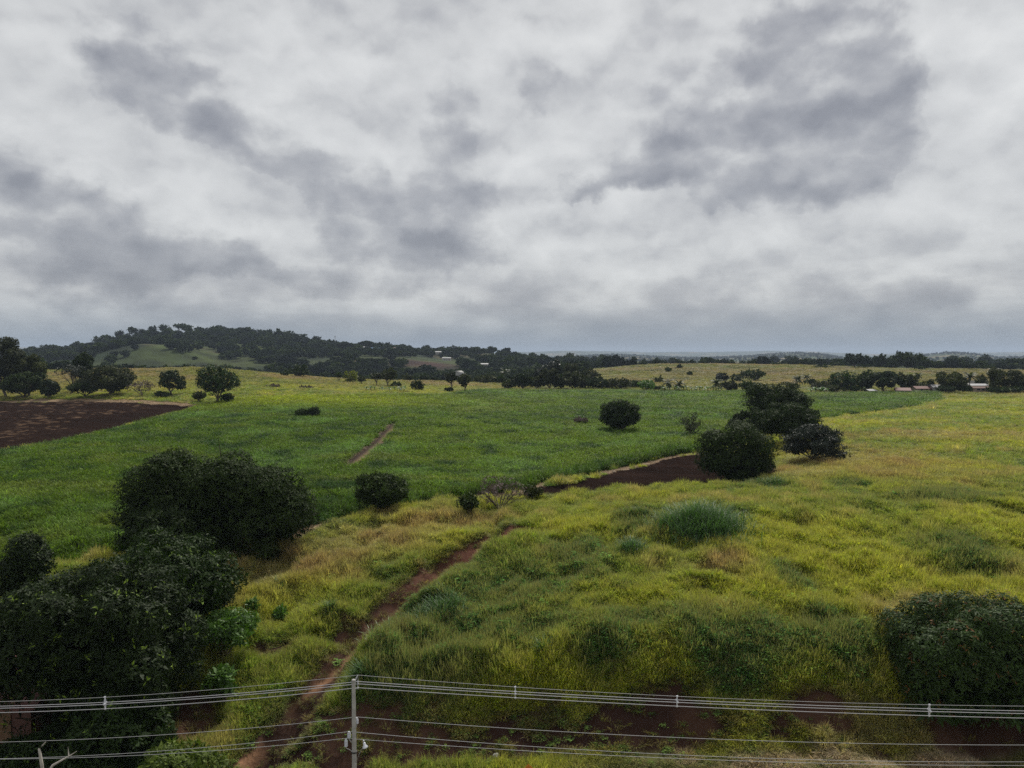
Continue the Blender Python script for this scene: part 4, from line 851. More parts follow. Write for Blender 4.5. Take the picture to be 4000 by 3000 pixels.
def palm(u, vb, vt, D, label, L=3.6, seed=0, mt='frond', n=20):
    x, y = atD(u, D); z = float(H(x, y)[0]); h = CZ-y*float(tanv(vt))-z
    r = bpy.data.objects.new('palm_tree', None); COL.objects.link(r); r.location = (x, y, z); tag(r, label, 'palm tree', 'palms at the far side of the cane')
    hs = h-L*.45; mb = MB(); mb.tube([(0, 0, -.3), (.1, 0, hs*.4), (.25, 0, hs*.8), (.3, 0, hs)], [.30, .2, .17, .15], 7); mb.obj('trunk', M['bark'], r, True)
    link('crown', frond_mesh(seed, n, L, hs, .55, M[mt]), r, (.3, 0, 0))
for i, (u, vt, D, L, lab) in enumerate(((2608, 1478, 352, 4.2, 'left one of the two dark palms side by side behind the cane'), (2652, 1486, 352, 4.2, 'right one of the two dark palms side by side behind the cane'),
    (2797, 1482, 350, 4.0, 'lone palm with yellowish fronds left of the high clump'), (3788, 1455, 332, 4.2, 'coconut palm with drooping fronds left of the concrete wall'), (3584, 1457, 372, 3.0, 'small palm showing above the red-roofed houses'),
    (3150, 1462, 430, 3.6, 'small palm against the yellow hill right of the high clump'), (3115, 1470, 372, 4.2, 'bushy palm just right of the top of the high clump'), (1968, 1440, 440, 4.6, 'dim palm in the hollow left of the dark treeline'), (3878, 1440, 345, 3.8, 'thin palm behind the tall narrow olive tree'))):
    palm(u, 1540, vt, D, lab, L, 70+i, n=24)
def banana_mesh(seed):
    g = np.random.default_rng(seed); V_ = []; F_ = []; T = []
    for i in range(8):
        a = i*2.4+g.uniform(-.4, .4); e = g.uniform(.6, 1.35); p = np.array([0, 0, 1.3]); hd = np.array([math.cos(a), math.sin(a)]); s_ = np.array([-math.sin(a), math.cos(a), 0]); L = g.uniform(1.6, 2.5); b = len(V_); tn = g.uniform()
        for k in range(5):
            t = k/4; wd = .33*math.sin(math.pi*(.08+.84*t)); V_ += [p-s_*wd, p+s_*wd]; T += [tn, tn]; e -= .38; p = p+np.array([hd[0]*math.cos(e), hd[1]*math.cos(e), math.sin(e)])*L/4
        for k in range(4): F_.append((b+2*k, b+2*k+1, b+2*k+3, b+2*k+2))
    return npmesh('crown', np.array(V_), np.array(F_), [M['banana']], {'tint': ('FLOAT', T)})
ban = [banana_mesh(i) for i in range(3)]; mb = MB(); mb.tube([(0, 0, -.2), (0, 0, 1.4)], [.16, .10], 6); stem = mb.mesh('stem', M['bark'])
def bananas(L, D, phrase, group):
    for i, (u, sc) in enumerate(L):
        x, y = atD(u, D+(i % 3)*2.5); r = bpy.data.objects.new('banana_plant', None); COL.objects.link(r); r.location = (x, y, float(H(x, y)[0])); r.scale = (sc,)*3; r.rotation_euler.z = i*1.7
        tag(r, f'{ORD[i]} banana plant from the left {phrase}', 'banana plant', group); link('crown', ban[i % 3], r); link('stem', stem, r)
bananas([(2596+17*k+(k*7 % 5)*2, 1.25+.12*(k % 3)) for k in range(13)], 347, 'in the row beside the two dark palms', 'banana row by the palms')
bananas([(3170, 1.3), (3188, 1.6), (3206, 1.4), (3222, 1.5), (3238, 1.2), (3252, 1.4)], 335, 'in the patch left of the belt of trees', 'banana patch by the belt')
bananas([(1432, 1.0), (1448, 1.2), (1462, 1.0), (1492, 1.1), (1520, 1.0), (1540, 1.1), (1562, 1.2), (1578, 1.3)], 322, 'along the far left rim of the cane', 'banana plants on the cane rim')
# ------------------------------------------------------------------ clumps of tall grass standing above the rest
def clump(u, v, wpx, hgt, c, label, D=None, n=None, bw=.07, rd=None):
    x, y = hit(u, v) if D is None else atD(u, D); z = float(H(x, y)[0]); W = wpx/FP*y/2; g = np.random.default_rng(int(u)); n = n or int(260*W*W**.5+200)
    px = g.normal(0, .42, n)*W; py = g.normal(0, .42, n)*(rd or W*.9); V_ = []; F_ = []; T = []; zz = H(x+px, y+py)-z
    for i in range(n):
        a = g.uniform(0, 6.28); L = hgt*g.uniform(.3, 1.2)*(1-.35*min(1, (px[i]/W)**2+(py[i]/(rd or W))**2)); th = g.uniform(0, .35); p = np.array([px[i], py[i], zz[i]]); s_ = np.array([-math.sin(a), math.cos(a), 0]); b = len(V_); tn = g.uniform()
        for k in range(5):
            t = k/4; wd = bw*(1-t**2*.95)*.5; V_ += [p-s_*wd, p+s_*wd]; T += [tn*.6+.4*t]*2; p = p+np.array([math.cos(a)*math.sin(th), math.sin(a)*math.sin(th), math.cos(th)])*L/4; th += g.uniform(.15, .5)
        for k in range(4): F_.append((b+2*k, b+2*k+1, b+2*k+3, b+2*k+2))
    me = npmesh('grass_clump', np.array(V_), np.array(F_), [c], {'tint': ('FLOAT', T)}); o = link('grass_clump', me, None, (x, y, z)); tag(o, label, 'grass clump', 'tall grass clumps on the mound')
M['reed'] = leaf_mat('reed_blades', (.026, .062, .022), (.085, .160, .050), None, .3, .5, .25)
M['reed_pale'] = leaf_mat('pale_reed_blades', (.06, .10, .035), (.20, .27, .11), None, .3, .4, .45)
clump(2730, 2095, 370, 3.6, M['reed'], 'largest blue-green clump of tall cane-like grass on the mound', n=5200, rd=4.2)
clump(2470, 2165, 140, 2.0, M['reed'], 'smaller blue-green clump left of the largest one', n=700)
clump(1700, 2425, 270, 1.8, M['reed'], 'blue-green clump at the edge of the red track', n=1800)
clump(1450, 2690, 70, 1.9, M['reed_pale'], 'arching pale-leaved clump nearest the top of the utility pole', D=53.5, n=60, bw=.09)
clump(1500, 2690, 90, 1.9, M['reed_pale'], 'arching clump with long pale blades right of the pole top', D=54.5, n=70, bw=.09)
clump(1560, 2600, 90, 1.5, M['reed_pale'], 'pale clump on the mound up and right of the pole', D=57, n=60)
clump(3010, 1905, 260, 1.6, M['reed'], 'dark green band-like clump on the far brow of the mound', n=1600, rd=2.5)
clump(2490, 2020, 110, 1.3, M['reed'], 'pale blue clump behind the largest one', n=900)
clump(2900, 2160, 110, 1.6, M['reed'], 'spiky clump at the right foot of the largest one', n=260)
clump(1390, 2770, 130, 1.6, M['reed'], 'green clump right behind the utility pole', D=50.5, n=700)
clump(1100, 2300, 90, 1.4, M['reed'], 'thin clump on the tan slope left of the red track', n=60)
clump(1285, 2400, 80, 1.2, M['reed'], 'dark spiky clump overhanging the bare track bank', n=420)
clump(2120, 2750, 60, 1.6, M['reed'], 'dark upright clump on the lip of the cut bank', D=51.8, n=160)
# ------------------------------------------------------------------ woods on the hills: a mass of far crowns
far_protos = []
for i, st in enumerate(('round', 'round', 'irregular', 'umbrella', 'round', 'irregular')):
    far_protos.append(crown_mesh(5000+i, 12.0, 9.5 if st != 'umbrella' else 8, .10, .95, M['leaf_far'], st, fill=5.0, asp=.8)[0])
fc = src_collection('far_crowns', far_protos)
def woods(nn, d0, d1, pw, name, label, thr, sc, fn):
    X, Y, D = sample(nn, d0, d1, pw, 42); k = fn(X, Y, D); ok = rng.uniform(size=nn) < k; X, Y, D = X[ok], Y[ok], D[ok]; n = len(X)
    s_ = sc*np.clip(np.exp(rng.normal(0, .26, n)), .5, 1.45); rot = np.stack([np.zeros(n), np.zeros(n), rng.uniform(0, 6.28, n)], 1)
    scatter(name, np.stack([X, Y, H(X, Y)-.6*s_], 1), rot, np.stack([s_, s_, s_*rng.uniform(.8, 1.15, n)], 1), rng.integers(0, len(far_protos), n), np.full((n, 3), .05), fc, label, 'woods')
    return n
def f_hill(X, Y, D):
    n_ = fbm(X, Y, 150, 4, 131); k = sstep(n_, .46, .58); u = CX+FP*X/Y
    k = np.maximum(k, sstep(D, 1120, 1210)*sstep(D, 1420, 1380)*sstep(u, 2150, 1500)*.95)
    k = np.maximum(k, sstep(D, 1060, 1120)*sstep(D, 1420, 1380)*sstep(u, 1100, 900)*.95)
    k = np.maximum(k, .8*(D < 830)*sstep(fbm(X, Y, 60, 3, 135), .35, .5)*(u < 2200))
    for (uu, vv, ru, rd) in ((660, 1372, 175, 110), (1690, 1425, 110, 45), (1600, 1412, 60, 30), (1400, 1412, 60, 30), (2010, 1380, 140, 70), (2080, 1395, 120, 40), (1240, 1420, 110, 40), (1300, 1352, 60, 30), (2030, 1425, 50, 40), (900, 1425, 110, 40)):
        k = k*(1-.97*np.clip(1.6*soft_blob(X, Y, uu, vv, ru, rd), 0, 1))
    kn = soft_blob(X, Y, 660, 1372, 175, 110); k = np.maximum(k, kn*.30*sstep(fbm(X, Y, 28, 3, 137), .52, .62))
    return k*(1-sstep(u, 2250, 2450)*.93)
print('woods', woods(9000, 740, 1430, .6, 'hill_woods', 'dark woods covering the hill behind the fields', .5, 1.0, f_hill))
print('scrub', woods(5000, 560, 760, .6, 'valley_woods', 'dark bushy woods in the hollow below the hill', .5, .72, lambda X, Y, D: sstep(fbm(X, Y, 45, 4, 141), .42, .52)*sstep(CX+FP*X/Y, 2350, 2150)))
print('far', woods(16000, 1700, 6100, .9, 'distant_woods', 'hazy woods on the low distant ridge', .5, .8, lambda X, Y, D: np.maximum(sstep(fbm(X, Y, 260, 4, 151), .44, .54), sstep(D, 4700, 5000)*.95*sstep(fbm(X, Y, 300, 3, 153), .30, .38))))
print('plain', woods(1500, 760, 1150, .6, 'plain_woods', 'dark belts of trees on the plain behind the yellow hill', .5, .62, lambda X, Y, D: sstep(fbm(X*.4, Y, 60, 3, 161), .45, .55)*sstep(CX+FP*X/Y, 2250, 2400)))
# single trees that stand out on the crest of the hill
CREST = [(222, 1372), (290, 1362), (345, 1348), (385, 1318), (415, 1312), (470, 1292), (520, 1280), (545, 1285), (600, 1274), (645, 1268), (700, 1266), (735, 1266), (780, 1276), (830, 1276), (862, 1270), (905, 1282), (950, 1280), (975, 1282), (1010, 1288), (1050, 1290), (1085, 1288),
         (1120, 1292), (1150, 1303), (1185, 1310), (1235, 1314), (1300, 1330), (1350, 1343), (1385, 1352), (1450, 1351), (1530, 1354), (1570, 1362), (1635, 1361), (1770, 1364), (1830, 1364), (1975, 1378), (1745, 1369)]
CREST.sort()
for i, (u, vt) in enumerate(CREST):
    D = 1290; gx, gy = atD(u, D); gz = float(H(gx, gy)[0]); vg = CY+FP*math.tan(math.atan((CZ-gz)/D)-TILT)
    tree(u, 1380, 30+(i*37 % 26), min(vt, vg-9), ('round', 'umbrella', 'irregular')[i % 3], 'leaf_far', f'{ORD[i]} tree from the left on the crest of the dark hill', 'tree', D=D, cb=.25, group='trees on the crest of the hill', fill=4, ls=1.7)
# ------------------------------------------------------------------ buildings
def pm(name, c, rough=.6): return simple(name, c, rough, 0, 1.5, .15, 0)
M['wall_white'] = pm('white_plaster', (.30, .29, .275)); M['wall_brick'] = pm('dull_brick_wall', (.12, .055, .045)); M['wall_cream'] = pm('cream_plaster', (.30, .24, .19)); M['roof_red'] = pm('red_sheet_roof', (.13, .055, .045), .7); M['roof_blue'] = pm('blue_sheet_roof', (.10, .22, .42), .5)
M['roof_grey'] = pm('grey_sheet_roof', (.30, .30, .31), .6); M['roof_pink'] = pm('faded_red_roof', (.16, .07, .058), .8); M['concrete'] = simple('weathered_concrete', (.36, .35, .33), .9, 0, 3, .25, .3); M['glass'] = simple('dark_window', (.03, .035, .04), .15, 0, 1, 0, 0)
M['door'] = pm('brown_door', (.16, .09, .05)); M['roof_rust'] = pm('rusty_roof', (.13, .075, .06), .8)
def house(u, D, w, d, hw, hr, wall, roof, label, zb=None, rot=0., name='house', nwin=2, cat='house', storeys=1, dz=0.):
    x, y = atD(u, D); z = float(H(x, y)[0])+dz if zb is None else zb
    r = bpy.data.objects.new(name, None); COL.objects.link(r); r.location = (x, y, z); r.rotation_euler.z = rot; tag(r, label, cat)
    mb = MB(); mb.box((0, 0, hw/2-.6), (w, d, hw+1.2))
    # gables
    mb.add([(-w/2, -d/2+.01, hw), (-w/2, d/2-.01, hw), (-w/2, 0, hw+hr-.05), (-w/2+.2, -d/2+.01, hw), (-w/2+.2, d/2-.01, hw), (-w/2+.2, 0, hw+hr-.05)], [(0, 2, 1), (3, 4, 5), (0, 3, 5, 2), (1, 2, 5, 4), (0, 1, 4, 3)])
    mb.add([(w/2, -d/2+.01, hw), (w/2, d/2-.01, hw), (w/2, 0, hw+hr-.05), (w/2-.2, -d/2+.01, hw), (w/2-.2, d/2-.01, hw), (w/2-.2, 0, hw+hr-.05)], [(0, 1, 2), (3, 5, 4), (0, 2, 5, 3), (1, 4, 5, 2), (0, 3, 4, 1)])
    mb.obj('wall', M[wall], r)
    rb = MB(); e = .5; t = .12
    for s_ in (-1, 1):
        y0, z0 = s_*(d/2+e), hw-e*hr/(d/2); V_ = [(-w/2-e, y0, z0+.02), (w/2+e, y0, z0+.02), (w/2+e, 0, hw+hr+.02), (-w/2-e, 0, hw+hr+.02)]
        V2 = [(a, b, c+t) for a, b, c in V_]; rb.add(V_+V2, [(0, 1, 2, 3), (7, 6, 5, 4), (0, 4, 5, 1), (1, 5, 6, 2), (2, 6, 7, 3), (3, 7, 4, 0)])
    rb.obj('roof', M[roof], r)
    for st in range(storeys):
        for k in range(nwin):
            wx = -w/2+w*(k+.5)/nwin+(w*.12 if k == 0 else 0); wz = 1.5+st*2.8
            if st == 0 and k == nwin-1:
                mb = MB(); mb.box((wx, -d/2-.03, 1.0), (1.0, .1, 2.0)); mb.obj('door', M['door'], r); continue
            mb = MB(); mb.box((wx, -d/2-.02, wz), (1.3, .08, 1.1)); mb.obj('window', M['glass'], r)
    return r
house(1430, 1205, 8, 7, 3.2, 1.2, 'wall_white', 'roof_grey', 'small white house at the left end of the row on the hill saddle', dz=3)
house(1462, 1190, 19, 9, 3.6, 1.8, 'wall_white', 'roof_blue', 'long house with a blue roof on the hill saddle', nwin=4, dz=2)
house(1530, 1190, 13, 9, 6.2, 1.6, 'wall_cream', 'roof_red', 'two-storey cream house right of the blue-roofed one', nwin=3, storeys=2, dz=2)
house(1513, 1150, 9, 6, 2.4, 1.0, 'wall_white', 'roof_grey', 'low pale-roofed shed just below the cream house', nwin=2, dz=2)
house(1010, 1275, 10, 6, 3.2, 1.2, 'wall_white', 'roof_grey', 'small white house under the crest trees of the dark hill', nwin=2, dz=4)
house(1713, 1180, 9, 6, 2.8, 1.1, 'wall_white', 'roof_grey', 'tiny white house among the trees right of the saddle', nwin=2, dz=4)
house(1745, 1000, 11, 6, 2.4, .8, 'wall_white', 'roof_grey', 'low white shed above the bare reddish slope', nwin=3, dz=4)
house(1892, 880, 9, 6, 2.6, .9, 'wall_white', 'roof_grey', 'small white shed in the woods right of the arched hall', nwin=2, dz=6)
house(3400, 338, 3.5, 4, 2.5, .5, 'concrete', 'roof_grey', 'small tin shed at the edge of the dark cane on the right', nwin=1, rot=.2, cat='shed', name='shed', dz=-1.1)
house(3527, 334, 5.5, 6, 2.4, 1.0, 'wall_white', 'roof_red', 'white house with a faded red roof half hidden by the darkest tree', nwin=2, rot=-.35, dz=-0.7)
house(3598, 340, 6.5, 5, 2.4, .9, 'wall_cream', 'roof_red', 'low house with a plain red roof right of the white one', nwin=2, dz=-0.3)
house(3660, 338, 5, 4, 2.4, .9, 'wall_white', 'roof_grey', 'small house with a whitish roof in the shade of the narrow tree', nwin=2, dz=0.2)
house(3815, 352, 8, 6, 2.6, .7, 'wall_white', 'roof_grey', 'white-roofed house in front of the concrete wall on the right', nwin=3, dz=0.2)
house(3830, 334, 10, 4, 2.0, .6, 'wall_cream', 'roof_rust', 'long low shed with a rusty roof near the right edge', nwin=3, rot=.06, cat='shed', name='shed', dz=.4)
def wall_run(u0, u1, D, h, label):
    x0, y0 = atD(u0, D); x1, y1 = atD(u1, D); r = bpy.data.objects.new('concrete_wall', None); COL.objects.link(r); z = float(H((x0+x1)/2, y0)[0]); r.location = ((x0+x1)/2, y0, z); tag(r, label, 'wall')
    L = x1-x0; mb = MB(); mb.box((0, 0, h/2), (L, .12, h)); mb.obj('panel', M['concrete'], r)
    for k in range(7): mb = MB(); mb.box((-L/2+L*k/6, -.1, h/2+.1), (.22, .3, h+.2)); mb.obj('post', M['wall_white'], r)
wall_run(3785, 3862, 405, 3.0, 'pale concrete wall with posts behind the white-roofed house')
# arched white hall
x, y = atD(1790, 640); z = CZ-640*float(tanv(1468)); r = bpy.data.objects.new('arched_hall', None); COL.objects.link(r); r.location = (x, y, z); r.rotation_euler.z = -.35; r.scale = (.72,)*3; tag(r, 'large hall with a curved shiny white roof in the hollow behind the cane', 'hall')
mb = MB(); n = 14; prof = [(-5.0*math.cos(math.pi*k/n), 1.0+5.2*math.sin(math.pi*k/n)) for k in range(n+1)]
V_ = [(px, -8, pz) for px, pz in prof]+[(px, 8, pz) for px, pz in prof]+[(px*.96, -8, pz-.2) for px, pz in prof]+[(px*.96, 8, pz-.2) for px, pz in prof]; N_ = n+1
mb.add(V_, [(k, k+1, N_+k+1, N_+k) for k in range(n)]+[(2*N_+k, 3*N_+k, 3*N_+k+1, 2*N_+k+1) for k in range(n)]+[(k, 2*N_+k, 2*N_+k+1, k+1) for k in range(n)]); mb.obj('roof', M['wall_white'], r, True)
mb = MB(); V_ = [(px*.95, -7.6, pz-.25) for px, pz in prof]; mb.add(V_+[(a, -7.4, c) for a, b, c in V_], [tuple(range(N_)), tuple(N_+k for k in reversed(range(N_)))]); mb.box((0, 0, -4.2), (9.6, 15, 10.4)); mb.obj('wall', M['concrete'], r)
# reddish roof glimpsed through the big tree
house(-60, 51, 10, 11, 2.3, 1.5, 'wall_brick', 'roof_pink', 'building with a faded brick-red roof glimpsed behind the bottom left tree', rot=.15, nwin=3, cat='building', name='building', dz=-.2)
# masts
def mast(u, D, vb, vt, label, rw):
    x, y = atD(u, D); zb = float(H(x, y)[0]); zt = CZ-D*float(tanv(vt)); h = zt-zb; r = bpy.data.objects.new('radio_mast', None); COL.objects.link(r); r.location = (x, y, zb); tag(r, label, 'radio mast')
    mb = MB()
    for a in range(3):
        c_, s_ = math.cos(a*2.094), math.sin(a*2.094); mb.tube([(rw*c_, rw*s_, 0), (rw*.35*c_, rw*.35*s_, h)], [rw*.12, rw*.08], 5)
    for k in range(10):
        z0, z1 = h*k/10, h*(k+1)/10
        for a in range(3):
            f0, f1 = rw*(1-.65*k/10), rw*(1-.65*(k+1)/10); mb.tube([(f0*math.cos(a*2.094), f0*math.sin(a*2.094), z0), (f1*math.cos((a+1)*2.094), f1*math.sin((a+1)*2.094), z1)], rw*.06, 4)
    mb.obj('lattice', M['concrete'], r)
    mb = MB()
    for a in range(3): mb.box((rw*.8*math.cos(a*2.094), rw*.8*math.sin(a*2.094), h*.93), (rw*.35, rw*.35, h*.10))
    mb.obj('antenna', M['wall_white'], r)
mast(1310, 1290, 1330, 1312, 'small mast on the right shoulder of the dark hill', 1.0)
mast(3597, 5450, 1420, 1374, 'tall mast on the hazy ridge right of the largest skyline tree', 4.5)
# ------------------------------------------------------------------ utility pole, lamp, wires
PD = 37.0
def W(u, v, D=PD): x, y = atD(u, D); return Vector((x, y, CZ-D*float(tanv(v))))
M['cable'] = simple('grey_cable', (.33, .33, .35), .6, 0, 5, .1, 0); M['wire'] = simple('thin_wire', (.34, .34, .35), .5, 0, 5, .1, 0); M['steel'] = simple('galvanised_steel', (.45, .46, .47), .45, .6, 8, .15, 0); M['insul'] = simple('grey_polymer', (.55, .56, .60), .4, 0, 8, .1, 0)
M['dish'] = simple('lamp_shade_metal', (.62, .63, .66), .35, .3, 8, .08, 0); M['black'] = simple('black_strap', (.02, .02, .02), .6, 0, 5, 0, 0); M['lens'] = simple('lamp_lens', (.6, .62, .62), .2, 0, 5, 0, 0)
pb = W(1370, 2655); zt = pb.z; px_ = pb.x
pole = bpy.data.objects.new('utility_pole', None); COL.objects.link(pole); pole.location = (px_, PD, 0); tag(pole, 'round grey concrete utility pole at the bottom of the picture', 'utility pole')
mb = MB(); mb.lathe([(.17, -.6), (.165, 0), (.125, zt*.5), (.095, zt-.12), (.085, zt-.02), (.05, zt)], 20); mb.obj('shaft', M['concrete'], pole, True)
mb = MB(); mb.lathe([(.098, zt-.10), (.100, zt-.09), (.100, zt-.01), (.06, zt+.02)], 16); mb.obj('cap', M['wall_white'], pole)
L_ = lambda u, v, D=PD: W(u, v, D)-Vector((px_, PD, 0))
mb = MB(); mb.tube([L_(1374, 2675, 37.1), L_(1380, 2650, 37.25), L_(1387, 2637, 37.35)], [.035, .03, .022], 8); mb.tube([L_(1387, 2640, 37.35), L_(1388, 2662, 37.35), L_(1386, 2690, 37.35)], .018, 8); mb.tube([L_(1374, 2690, 37.1), L_(1386, 2690, 37.35)], .02, 6); mb.obj('bracket', M['steel'], pole)
for v in (2663, 2672, 2687):
    mb = MB(); mb.lathe([(.02, -.06), (.045, -.05), (.03, -.03), (.05, -.01), (.03, .01), (.045, .03), (.02, .05)], 12, L_(1387, v, 37.33)); mb.obj('insulator', M['insul'], pole, True)
INS = [(1381, 2803, 2828, 37.15), (1350, 2857, 2883, 36.9), (1338, 2885, 2917, 36.7)]
for (u, v0, v1, D) in INS:
    c = L_(u, v1, D); hh = L_(u, v0, D).z-c.z; p_ = [(.04, 0)]; k = 7
    for j in range(k): z0 = .02+(hh*.74)*j/k; p_ += [(.060, z0), (.088, z0+.012), (.088, z0+hh*.06), (.062, z0+hh*.075)]
    p_ += [(.07, hh*.80), (.04, hh*.84), (.05, hh*.90), (.05, hh*.97), (.02, hh)]
    mb = MB(); mb.lathe(p_, 14, c); mb.obj('insulator', M['insul'], pole, True)
    mb = MB(); a = c+Vector((0, 0, .0)); b = Vector((0, 0, c.z-.45)); mb.tube([a, a+Vector((0, 0, -.07)), b], .018, 6); mb.obj('arm', M['steel'], pole)
mb = MB(); zs = L_(1370, 2937).z; mb.lathe([(.150, zs-.03), (.158, zs-.03), (.158, zs+.03), (.150, zs+.03)], 18); mb.obj('strap', M['black'], pole)
lamp = bpy.data.objects.new('street_lamp', None); COL.objects.link(lamp); lb = W(1379, 2978, 36.95); lamp.location = lb; tag(lamp, 'grey street lamp with a round shade on a slanted arm of the pole', 'street lamp')
Q_ = lambda u, v, D: W(u, v, D)-lb
mb = MB(); mb.tube([Q_(1374, 2990, 36.95), Q_(1381, 2966, 36.9), Q_(1392, 2942, 36.75), Q_(1406, 2918, 36.6)], .024, 8); mb.obj('arm', M['steel'], lamp, True)
ax_ = Vector((-.28, .12, 1)).normalized(); c = Q_(1414, 2918, 36.55)
mb = MB(); mb.lathe([(.150, -.03), (.155, -.02), (.12, .05), (.075, .10), (.07, .20), (.045, .25), (.0, .26)], 20, c, ax_); mb.obj('shade', M['dish'], lamp, True)
mb = MB(); mb.lathe([(.13, -.045), (.135, -.025), (.10, -.02)], 18, c, ax_); mb.obj('lens', M['lens'], lamp, True)
mb = MB(); mb.lathe([(.03, .0), (.045, .02), (.045, .08), (.025, .10)], 12, c+ax_*.26, ax_); mb.obj('photocell', M['steel'], lamp, True)
# conductors: each runs right across the picture past the pole
def wire(name, left, right, D, rad, m_, label, cat, group, dpole=0.):
    pts = []
    for side in (left, right):
        us = np.array([p[0] for p in side], float); vs = np.array([p[1] for p in side], float)
        X_ = np.array([W(u, v, D).x for u, v in side]); Z_ = np.array([W(u, v, D).z for u, v in side]); k = np.polyfit(X_, Z_, 2)
        pts.append((X_, k))
    xp = pts[1][0][0]; L1 = [(x_, np.polyval(pts[0][1], x_)) for x_ in np.linspace(-34, xp, 40)[:-1]]; zp = np.polyval(pts[1][1], xp)
    L1 = [(a, b+(zp-np.polyval(pts[0][1], xp))*sstep(np.array(a), xp-4, xp)) for a, b in L1]
    L2 = [(x_, np.polyval(pts[1][1], x_)) for x_ in np.linspace(xp, 36, 60)]
    cx = xp; cz_ = float(zp); mb = MB(); mb.tube([(float(a)-cx, 0, float(b)-cz_) for a, b in L1+L2], rad, 6); o = mb.obj(name, M[m_], None, True, (cx, D, cz_)); tag(o, label, cat, group)
    P1 = pts[1][1]; P0 = pts[0][1]
    return lambda u: (lambda x_: (x_, float(np.polyval(P1 if x_ > xp else P0, x_))))((u-CX)/FP*D)
G1 = 'upper cables of the power line'; G2 = 'lower wires of the power line'
c0 = wire('messenger_wire', [(0, 2739.6), (380, 2724), (700, 2703), (1300, 2644), (1387, 2637)], [(1387, 2637), (2012, 2684), (2657, 2719), (3660, 2755), (4000, 2757)], 37.35, .010, 'wire', 'thin topmost wire above the three thick cables', 'power line', G1)
c1 = wire('power_cable', [(0, 2758), (700, 2725), (1300, 2671), (1387, 2663)], [(1387, 2663), (2012, 2700), (2657, 2735), (3660, 2770), (4000, 2776)], 37.45, .0175, 'cable', 'upper one of the three thick light grey cables', 'power line', G1)
c2 = wire('power_cable', [(0, 2766), (700, 2733), (1300, 2680), (1387, 2672)], [(1387, 2672), (2012, 2710), (2657, 2744), (3660, 2781), (4000, 2786)], 37.25, .0175, 'cable', 'middle one of the three thick light grey cables', 'power line', G1)
c3 = wire('power_cable', [(0, 2783), (700, 2750), (1300, 2697), (1387, 2687)], [(1387, 2687), (2012, 2725), (2657, 2759), (3660, 2797), (4000, 2804)], 37.35, .0175, 'cable', 'lowest one of the three thick light grey cables', 'power line', G1)
wire('thin_wire', [(0, 2898), (650, 2868), (1300, 2810), (1383, 2802)], [(1383, 2802), (2000, 2843), (2900, 2892), (3600, 2909), (4000, 2909)], 37.15, .011, 'wire', 'single thin wire midway between the thick cables and the lowest pair', 'power line', G2)
wire('thin_wire', [(0, 2963), (650, 2930), (1300, 2864), (1352, 2858)], [(1352, 2858), (2000, 2910), (2900, 2958), (3600, 2977), (4000, 2975)], 36.9, .011, 'wire', 'upper one of the two lowest thin wires', 'power line', G2)
wire('thin_wire', [(0, 2965), (650, 2943), (1300, 2889), (1340, 2885)], [(1340, 2885), (2000, 2928), (2900, 2972), (3600, 2990), (4000, 2989)], 36.7, .011, 'wire', 'lower one of the two lowest thin wires', 'power line', G2)
for u, lab in ((380, 'plastic cable spacer in front of the big bottom left tree'), (2013, 'plastic cable spacer nearest the pole on its right side'), (2657, 'plastic cable spacer over the bare red bank'), (3662, 'plastic cable spacer in front of the lower right tree')):
    P4 = [c0(u), c1(u), c2(u), c3(u)]; x0, z0 = P4[0][0], P4[0][1]; mb = MB(); y4 = (37.35, 37.45, 37.25, 37.35)
    q4 = [Vector((0, y4[i]-37.35, P4[i][1]-z0)) for i in range(4)]
    mb.tube([q4[0]+Vector((0, 0, .05)), q4[0], q4[1], q4[3], q4[3]+Vector((0, 0, -.05))], .026, 6); mb.tube([q4[0], q4[2], q4[3]], .024, 6); mb.tube([q4[1], q4[2]], .02, 6)
    for q_ in q4: mb.tube([q_+Vector((-.05, 0, 0)), q_+Vector((.05, 0, 0))], .042, 8)
    tag(mb.obj('cable_spacer', M['insul'], None, False, (x0, 37.35, z0)), lab, 'cable spacer', 'spacers on the cables')
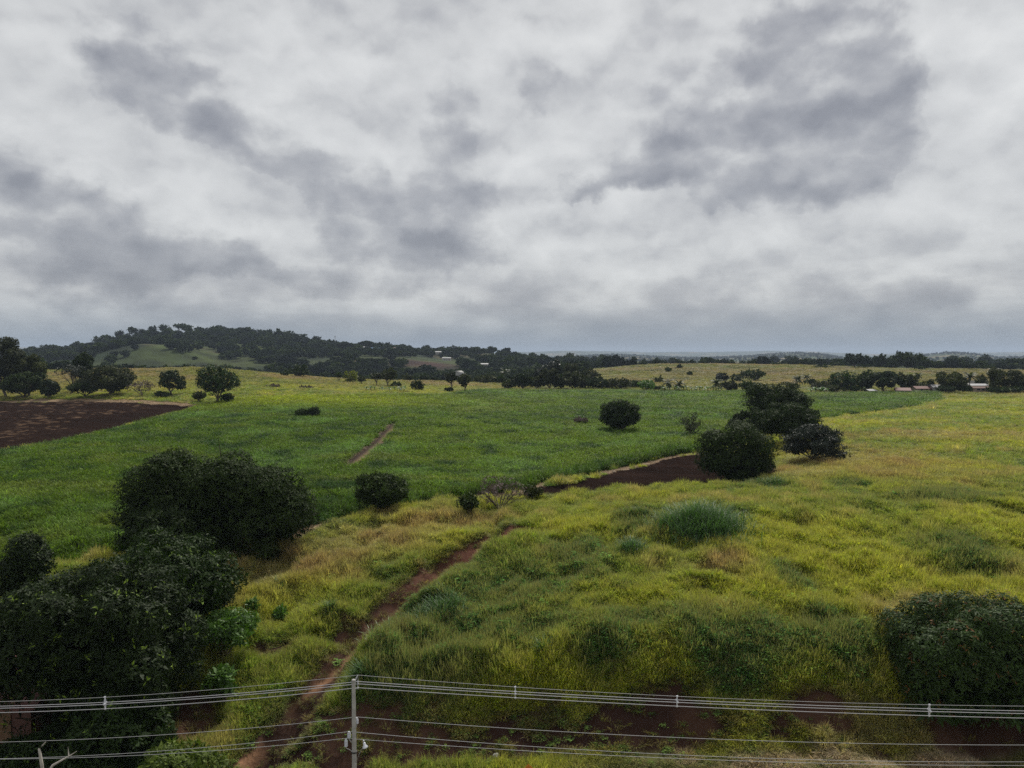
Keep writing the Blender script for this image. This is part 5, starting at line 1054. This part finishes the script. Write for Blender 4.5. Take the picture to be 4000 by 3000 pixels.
# ------------------------------------------------------------------ dead tree, sign, litter
def dead_tree(x, y, z, label, segs, rad, mt, nm='dead_tree'):
    r = bpy.data.objects.new(nm, None); COL.objects.link(r); r.location = (x, y, z); tag(r, label, 'dead tree'); o = Vector((x, y, z))
    for i, s_ in enumerate(segs):
        mb = MB(); n_ = len(s_); mb.tube([p-o for p in s_], [rad[i]*(1-.75*k/(n_-1)) for k in range(n_)], 7); mb.obj('trunk' if i == 0 else 'branch', M[mt], r, True)
bz = W(118, 2990, 33)
dead_tree(bz.x, bz.y, 0.2, 'bleached bare branches sticking up in the bottom left corner', [[Vector((bz.x+.3, bz.y, .1)), Vector((bz.x+.1, bz.y, 4)), W(122, 2995, 33), W(116, 2948, 33), W(112, 2925, 33.1), W(126, 2912, 33.1), W(140, 2898, 33.2)],
   [W(140, 3030, 33), W(165, 2990, 33), W(205, 2968, 33.2), W(235, 2952, 33.3), W(262, 2935, 33.4)], [W(230, 2956, 33.3), W(229, 2935, 33.3), W(228, 2917, 33.4)]], [.10, .07, .03], 'bark_pale')
M['sign'] = simple('orange_sign_face', (.50, .18, .02), .5, 0, 5, .1, 0)
sg = W(2065, 2984, 41.5); r = bpy.data.objects.new('warning_sign', None); COL.objects.link(r); r.location = (sg.x, sg.y, 0.1); tag(r, 'orange diamond warning sign whose tip just shows at the bottom edge', 'road sign')
mb = MB(); s2 = .45; zc_ = sg.z-.1-s2*1.0
mb.add([(0, -.02, zc_+s2), (s2, -.02, zc_), (0, -.02, zc_-s2), (-s2, -.02, zc_), (0, 0, zc_+s2), (s2, 0, zc_), (0, 0, zc_-s2), (-s2, 0, zc_)], [(3, 2, 1, 0), (4, 5, 6, 7), (0, 1, 5, 4), (1, 2, 6, 5), (2, 3, 7, 6), (3, 0, 4, 7)]); mb.obj('sign_face', M['sign'], r)
mb = MB(); mb.tube([(0, .04, 0), (0, .04, zc_+s2*.5)], .035, 8); mb.obj('post', M['steel'], r)
r.rotation_euler.z = .25
x, y = hit(1938, 2957); mb = MB(); g = np.random.default_rng(4); mb.lathe([(.05, 0), (.17, .04), (.20, .12), (.13, .20), (.04, .24)], 9); me = mb.mesh('plastic_bag', M['wall_white'])
for v_ in me.vertices: v_.co += Vector(g.normal(0, .03, 3))
tag(link('plastic_bag', me, None, (x, y, float(H(x, y)[0]))), 'small crumpled white bag lying at the foot of the bank', 'bag')
# ------------------------------------------------------------------ air
mb = MB(); mb.box((0, 0, (180-140)/2), (36000, 36000, 180+140)); m, t = mat('haze_air'); pv = t.node('ShaderNodeVolumePrincipled')
pv.inputs['Color'].default_value = (.64, .77, .97, 1); pv.inputs['Density'].default_value = .000075; pv.inputs['Anisotropy'].default_value = 0.0
o_ = t.node('ShaderNodeOutputMaterial'); t.l.new(pv.outputs[0], o_.inputs['Volume']); tag(mb.obj('haze', m), kind='stuff')
